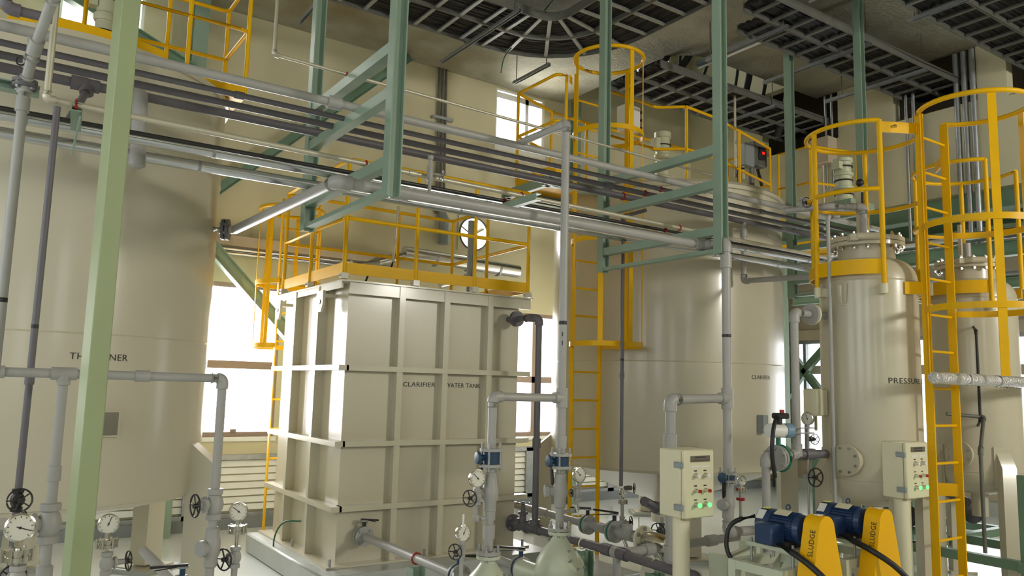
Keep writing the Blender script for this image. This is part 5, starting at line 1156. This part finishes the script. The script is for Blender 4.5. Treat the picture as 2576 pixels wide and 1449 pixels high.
# ------------------------------------------------------------------ sludge pumps with yellow belt guards
def sludge_pump(label, X, words):
    t = thing('sludge_pump', label, 'pump', (X, 2.9, 0))
    z = 0.945; R = 0.082; K = 0.80
    mt = MB().lathe([(R*0.4, 0), (R*0.95, 0.01*K), (R*1.02, 0.05*K), (R*0.92, 0.06*K), (R*0.92, 0.24*K), (R*1.05, 0.245*K), (R*1.08, 0.27*K), (R*1.05, 0.36*K), (R*0.8, 0.375*K), (R*0.1, 0.378*K)], (X, 2.78, z), (0, 1, 0), 28).build('motor', BLUE, t)
    m = MB()
    for k in range(30):
        a = 2*PI*k/30; o = V((math.cos(a), 0, math.sin(a))); p = V((X, 2.78+0.06*K, z))+o*R*0.97
        m.bar(p, p+V((0, 0.18*K, 0)), 0.004, 0.014, up=o)
    m.build('cooling_fins', BLUE, mt)
    MB().bbox(X-0.19, X-0.07, 2.87, 2.99, z-0.085, z+0.03, 0.008).build('terminal_box', BLUE, mt)
    MB().ring((X, 2.90, z+R+0.028), (0.3, 1, 0), 0.014, 0.004, 14, 6).build('eye_bolt', BLUE, mt)
    o = V((-0.45, 0, 0.9)).normalized(); MB().bar(V((X, 2.86, z))+o*(R+0.01), V((X, 2.95, z))+o*(R+0.01), 0.05, 0.004, up=o).build('rating_plate', CREAM2, mt)
    o = V((-0.75, 0, 0.65)).normalized(); MB().bar(V((X, 3.01, z))+o*(R*1.09), V((X, 3.06, z))+o*(R*1.09), 0.06, 0.003, up=o).build('sticker', WHITE, mt)
    MB().cyl((X-0.02, 3.03, z+R*1.09), (X-0.02, 3.03, z+R*1.09+0.004), 0.024, 14).build('round_sticker', mat('sticker_yellow', (222, 218, 120), 0.4), mt)
    MB().cyl((X, 2.70, z), (X, 2.78, z), 0.02, 12).build('shaft', BLACKI, mt)
    for y in (2.85, 3.0): MB().box(X-0.09, X+0.09, y-0.02, y+0.02, 0.845, 0.88).build('foot', BLACKI, mt)
    MB().box(X-0.12, X+0.12, 2.79, 3.1, 0.825, 0.846).build('motor_plate', GREENP, t)
    for x_, y_ in ((X-0.1, 2.8), (X-0.1, 3.08), (X+0.1, 2.8), (X+0.1, 3.08)): MB().cyl((x_, y_, 0.74), (x_, y_, 0.87), 0.008, 8).build('jack_bolt', GALV, t)
    # belt guard
    n = 12; r_ = 0.068; zc = 0.972; hw = 0.25; z0 = 0.22
    poly = [(-hw, z0), (hw, z0)]+[(r_*math.cos(a), zc+r_*math.sin(a)) for a in [rad(14+152*k/n) for k in range(n+1)]]
    gd = MB().prism(poly, (X, 2.755, 0), (1, 0, 0), (0, 0, 1), (0, -1, 0), 0.10).build('belt_guard', YELG, t)
    e = V((-hw, 0, z0)); q = V((-r_*0.98, 0, zc+r_*0.2)); u = (q-e).normalized(); nrm = V((-u.z, 0, u.x)); base = V((X, 0, 0))+q-u*0.16+nrm*0.003
    text_flat(words, 0.045, base+V((0, 2.675, 0)), u, V((0, 1, 0)), 0.14).build('guard_lettering', INK, gd, label='black '+words+' lettering')
    MB().box(X-0.02, X+0.02, 2.69, 2.72, zc+r_-0.001, zc+r_+0.003).build('sticker', WHITE, gd)
    # pump below
    MB().lathe([(0.03, 0), (0.09, 0.02), (0.1, 0.1), (0.09, 0.25), (0.06, 0.3)], (X, 2.78, 0.42), (0, 1, 0), 20).build('pump_casing', BOXG, t)
    MB().lathe([(0.05, 0), (0.05, 0.1), (0.075, 0.11), (0.075, 0.13)], (X-0.06, 2.92, 0.50), (0, 0, 1), 16).build('inlet', BOXG, t)
    # frame
    fr = MB()
    for x_ in (X-0.2, X+0.2):
        for y_ in (2.80, 3.12): fr.box(x_-0.0248, x_+0.0248, y_-0.0248, y_+0.0248, 0.0, 0.70)
    for y_ in (2.80, 3.12): fr.box(X-0.225, X+0.225, y_-0.025, y_+0.025, 0.70, 0.75); fr.box(X-0.225, X+0.225, y_-0.025, y_+0.025, 0.30, 0.35)
    for x_ in (X-0.2, X+0.2): fr.box(x_-0.024, x_+0.024, 2.826, 3.094, 0.701, 0.749); fr.box(x_-0.024, x_+0.024, 2.826, 3.094, 0.301, 0.349)
    fr.build('frame', GREENP, t)
    return t
sludge_pump('sludge pump with blue motor and yellow belt guard, nearer the camera', 3.9, 'SLUDGE')
sludge_pump('sludge pump with blue motor and yellow belt guard, farther to the right', 4.48, 'SLUDGE')
tag(MB().tube([(3.77, 2.90, 0.875), (3.74, 2.68, 0.82), (3.80, 2.54, 0.69), (3.87, 2.47, 0.5), (3.89, 2.46, 0.0)], 0.017, 12, bend=0.22).build('motor_cable', BLACK), 'thick black cable over the nearer yellow guard', 'cable')
tag(MB().tube([(4.35, 2.90, 0.875), (4.33, 2.68, 0.83), (4.45, 2.54, 0.71), (4.55, 2.47, 0.5), (4.57, 2.46, 0.0)], 0.017, 12, bend=0.25).build('motor_cable', BLACK), 'thick black cable over the farther yellow guard', 'cable')
tag(MB().tube([(3.86, 3.10, 0.98), (3.74, 3.2, 0.94), (3.72, 3.2, 0.78), (3.74, 3.14, 0.70)], 0.013, 10, bend=0.1).build('motor_cable', BLACK), 'short black cable looping behind the nearer motor', 'cable')
gauge('small pressure gauge on the riser right of the nearer control box', (5.06, 4.19, 1.01), 0.036, (-0.55, -1, 0), 0.05, True, needle=40)
t = thing('gauge_cock', 'small gauge cock with red bolts under the riser gauge', 'valve', (5.06, 4.2, 0.85))
for z in (0.93, 0.855): MB().cyl((5.06, 4.2, z), (5.06, 4.2, z+0.02), 0.034, 8).build('red_flange', RED, t)
piece_pipe(t, [(5.06, 4.2, 0.93), (5.06, 4.2, 0.71), (4.93, 4.215, 0.66)], 0.012, PVC)
t = thing('pump_skid', 'pale green pump skid with pipes at the bottom below the sludge pumps', 'skid', (4.1, 3.4, 0))
for y in (3.3, 3.7): MB().box(3.2, 5.2, y-0.04, y+0.04, 0.0, 0.12).build('skid_beam', GREENP, t)
for x in (3.25, 4.2, 5.15): MB().box(x-0.04, x+0.04, 3.3, 3.7, 0.12, 0.18).build('cross_member', GREENP, t)
t = thing('hydraulic_unit', 'pale green tie-rod cylinder on the floor behind the control post', 'cylinder', (4.6, 3.85, 0.4))
MB().cyl((4.3, 3.75, 0.52), (4.85, 3.95, 0.52), 0.055, 16).build('barrel', GREENP, t)
for p in ((4.3, 3.75), (4.85, 3.95)): MB().box(p[0]-0.02, p[0]+0.02, p[1]-0.08, p[1]+0.08, 0.44, 0.60).build('end_block', GREENP, t)
for z in (0.46, 0.58): MB().cyl((4.3, 3.70, z), (4.85, 3.90, z), 0.008, 8).build('tie_rod', STEEL, t)
MB().box(4.5, 4.62, 3.8, 3.9, 0, 0.47).build('stand', GREENP, t)
# skid under the rear vessel
t = thing('pump_skid', 'dark green skid frame with pumps under the rear filter vessel', 'skid', (8.8, 4.2, 0))
for y in (3.2, 4.2, 5.2): MB().box(7.4, 10.0, y-0.04, y+0.04, 0.25, 0.33).build('skid_beam', GREEND, t)
for x in (7.5, 8.4, 9.3): MB().box(x-0.04, x+0.04, 3.2, 5.2, 0.25, 0.33).build('cross_member', GREEND, t)
for x, y in ((7.5, 3.2), (9.3, 3.2), (7.5, 5.2), (9.3, 5.2), (8.4, 5.2)): MB().box(x-0.04, x+0.04, y-0.04, y+0.04, 0, 1.05).build('skid_post', GREEND, t)
for x, y in ((8.0, 4.6), (8.9, 4.4)):
    MB().lathe([(0.03, -0.2), (0.11, -0.18), (0.12, 0.1), (0.08, 0.2)], (x, y, 0.5), (0.6, 0.8, 0), 18).build('pump_body', BLACKI, t)
pipe('skid_pipe', 'grey pipe standing behind the rear filter vessel leg', [(8.3, 4.7, 0.3), (8.3, 4.7, 0.95), (7.95, 3.9, 0.7)], 0.05, PVCD)
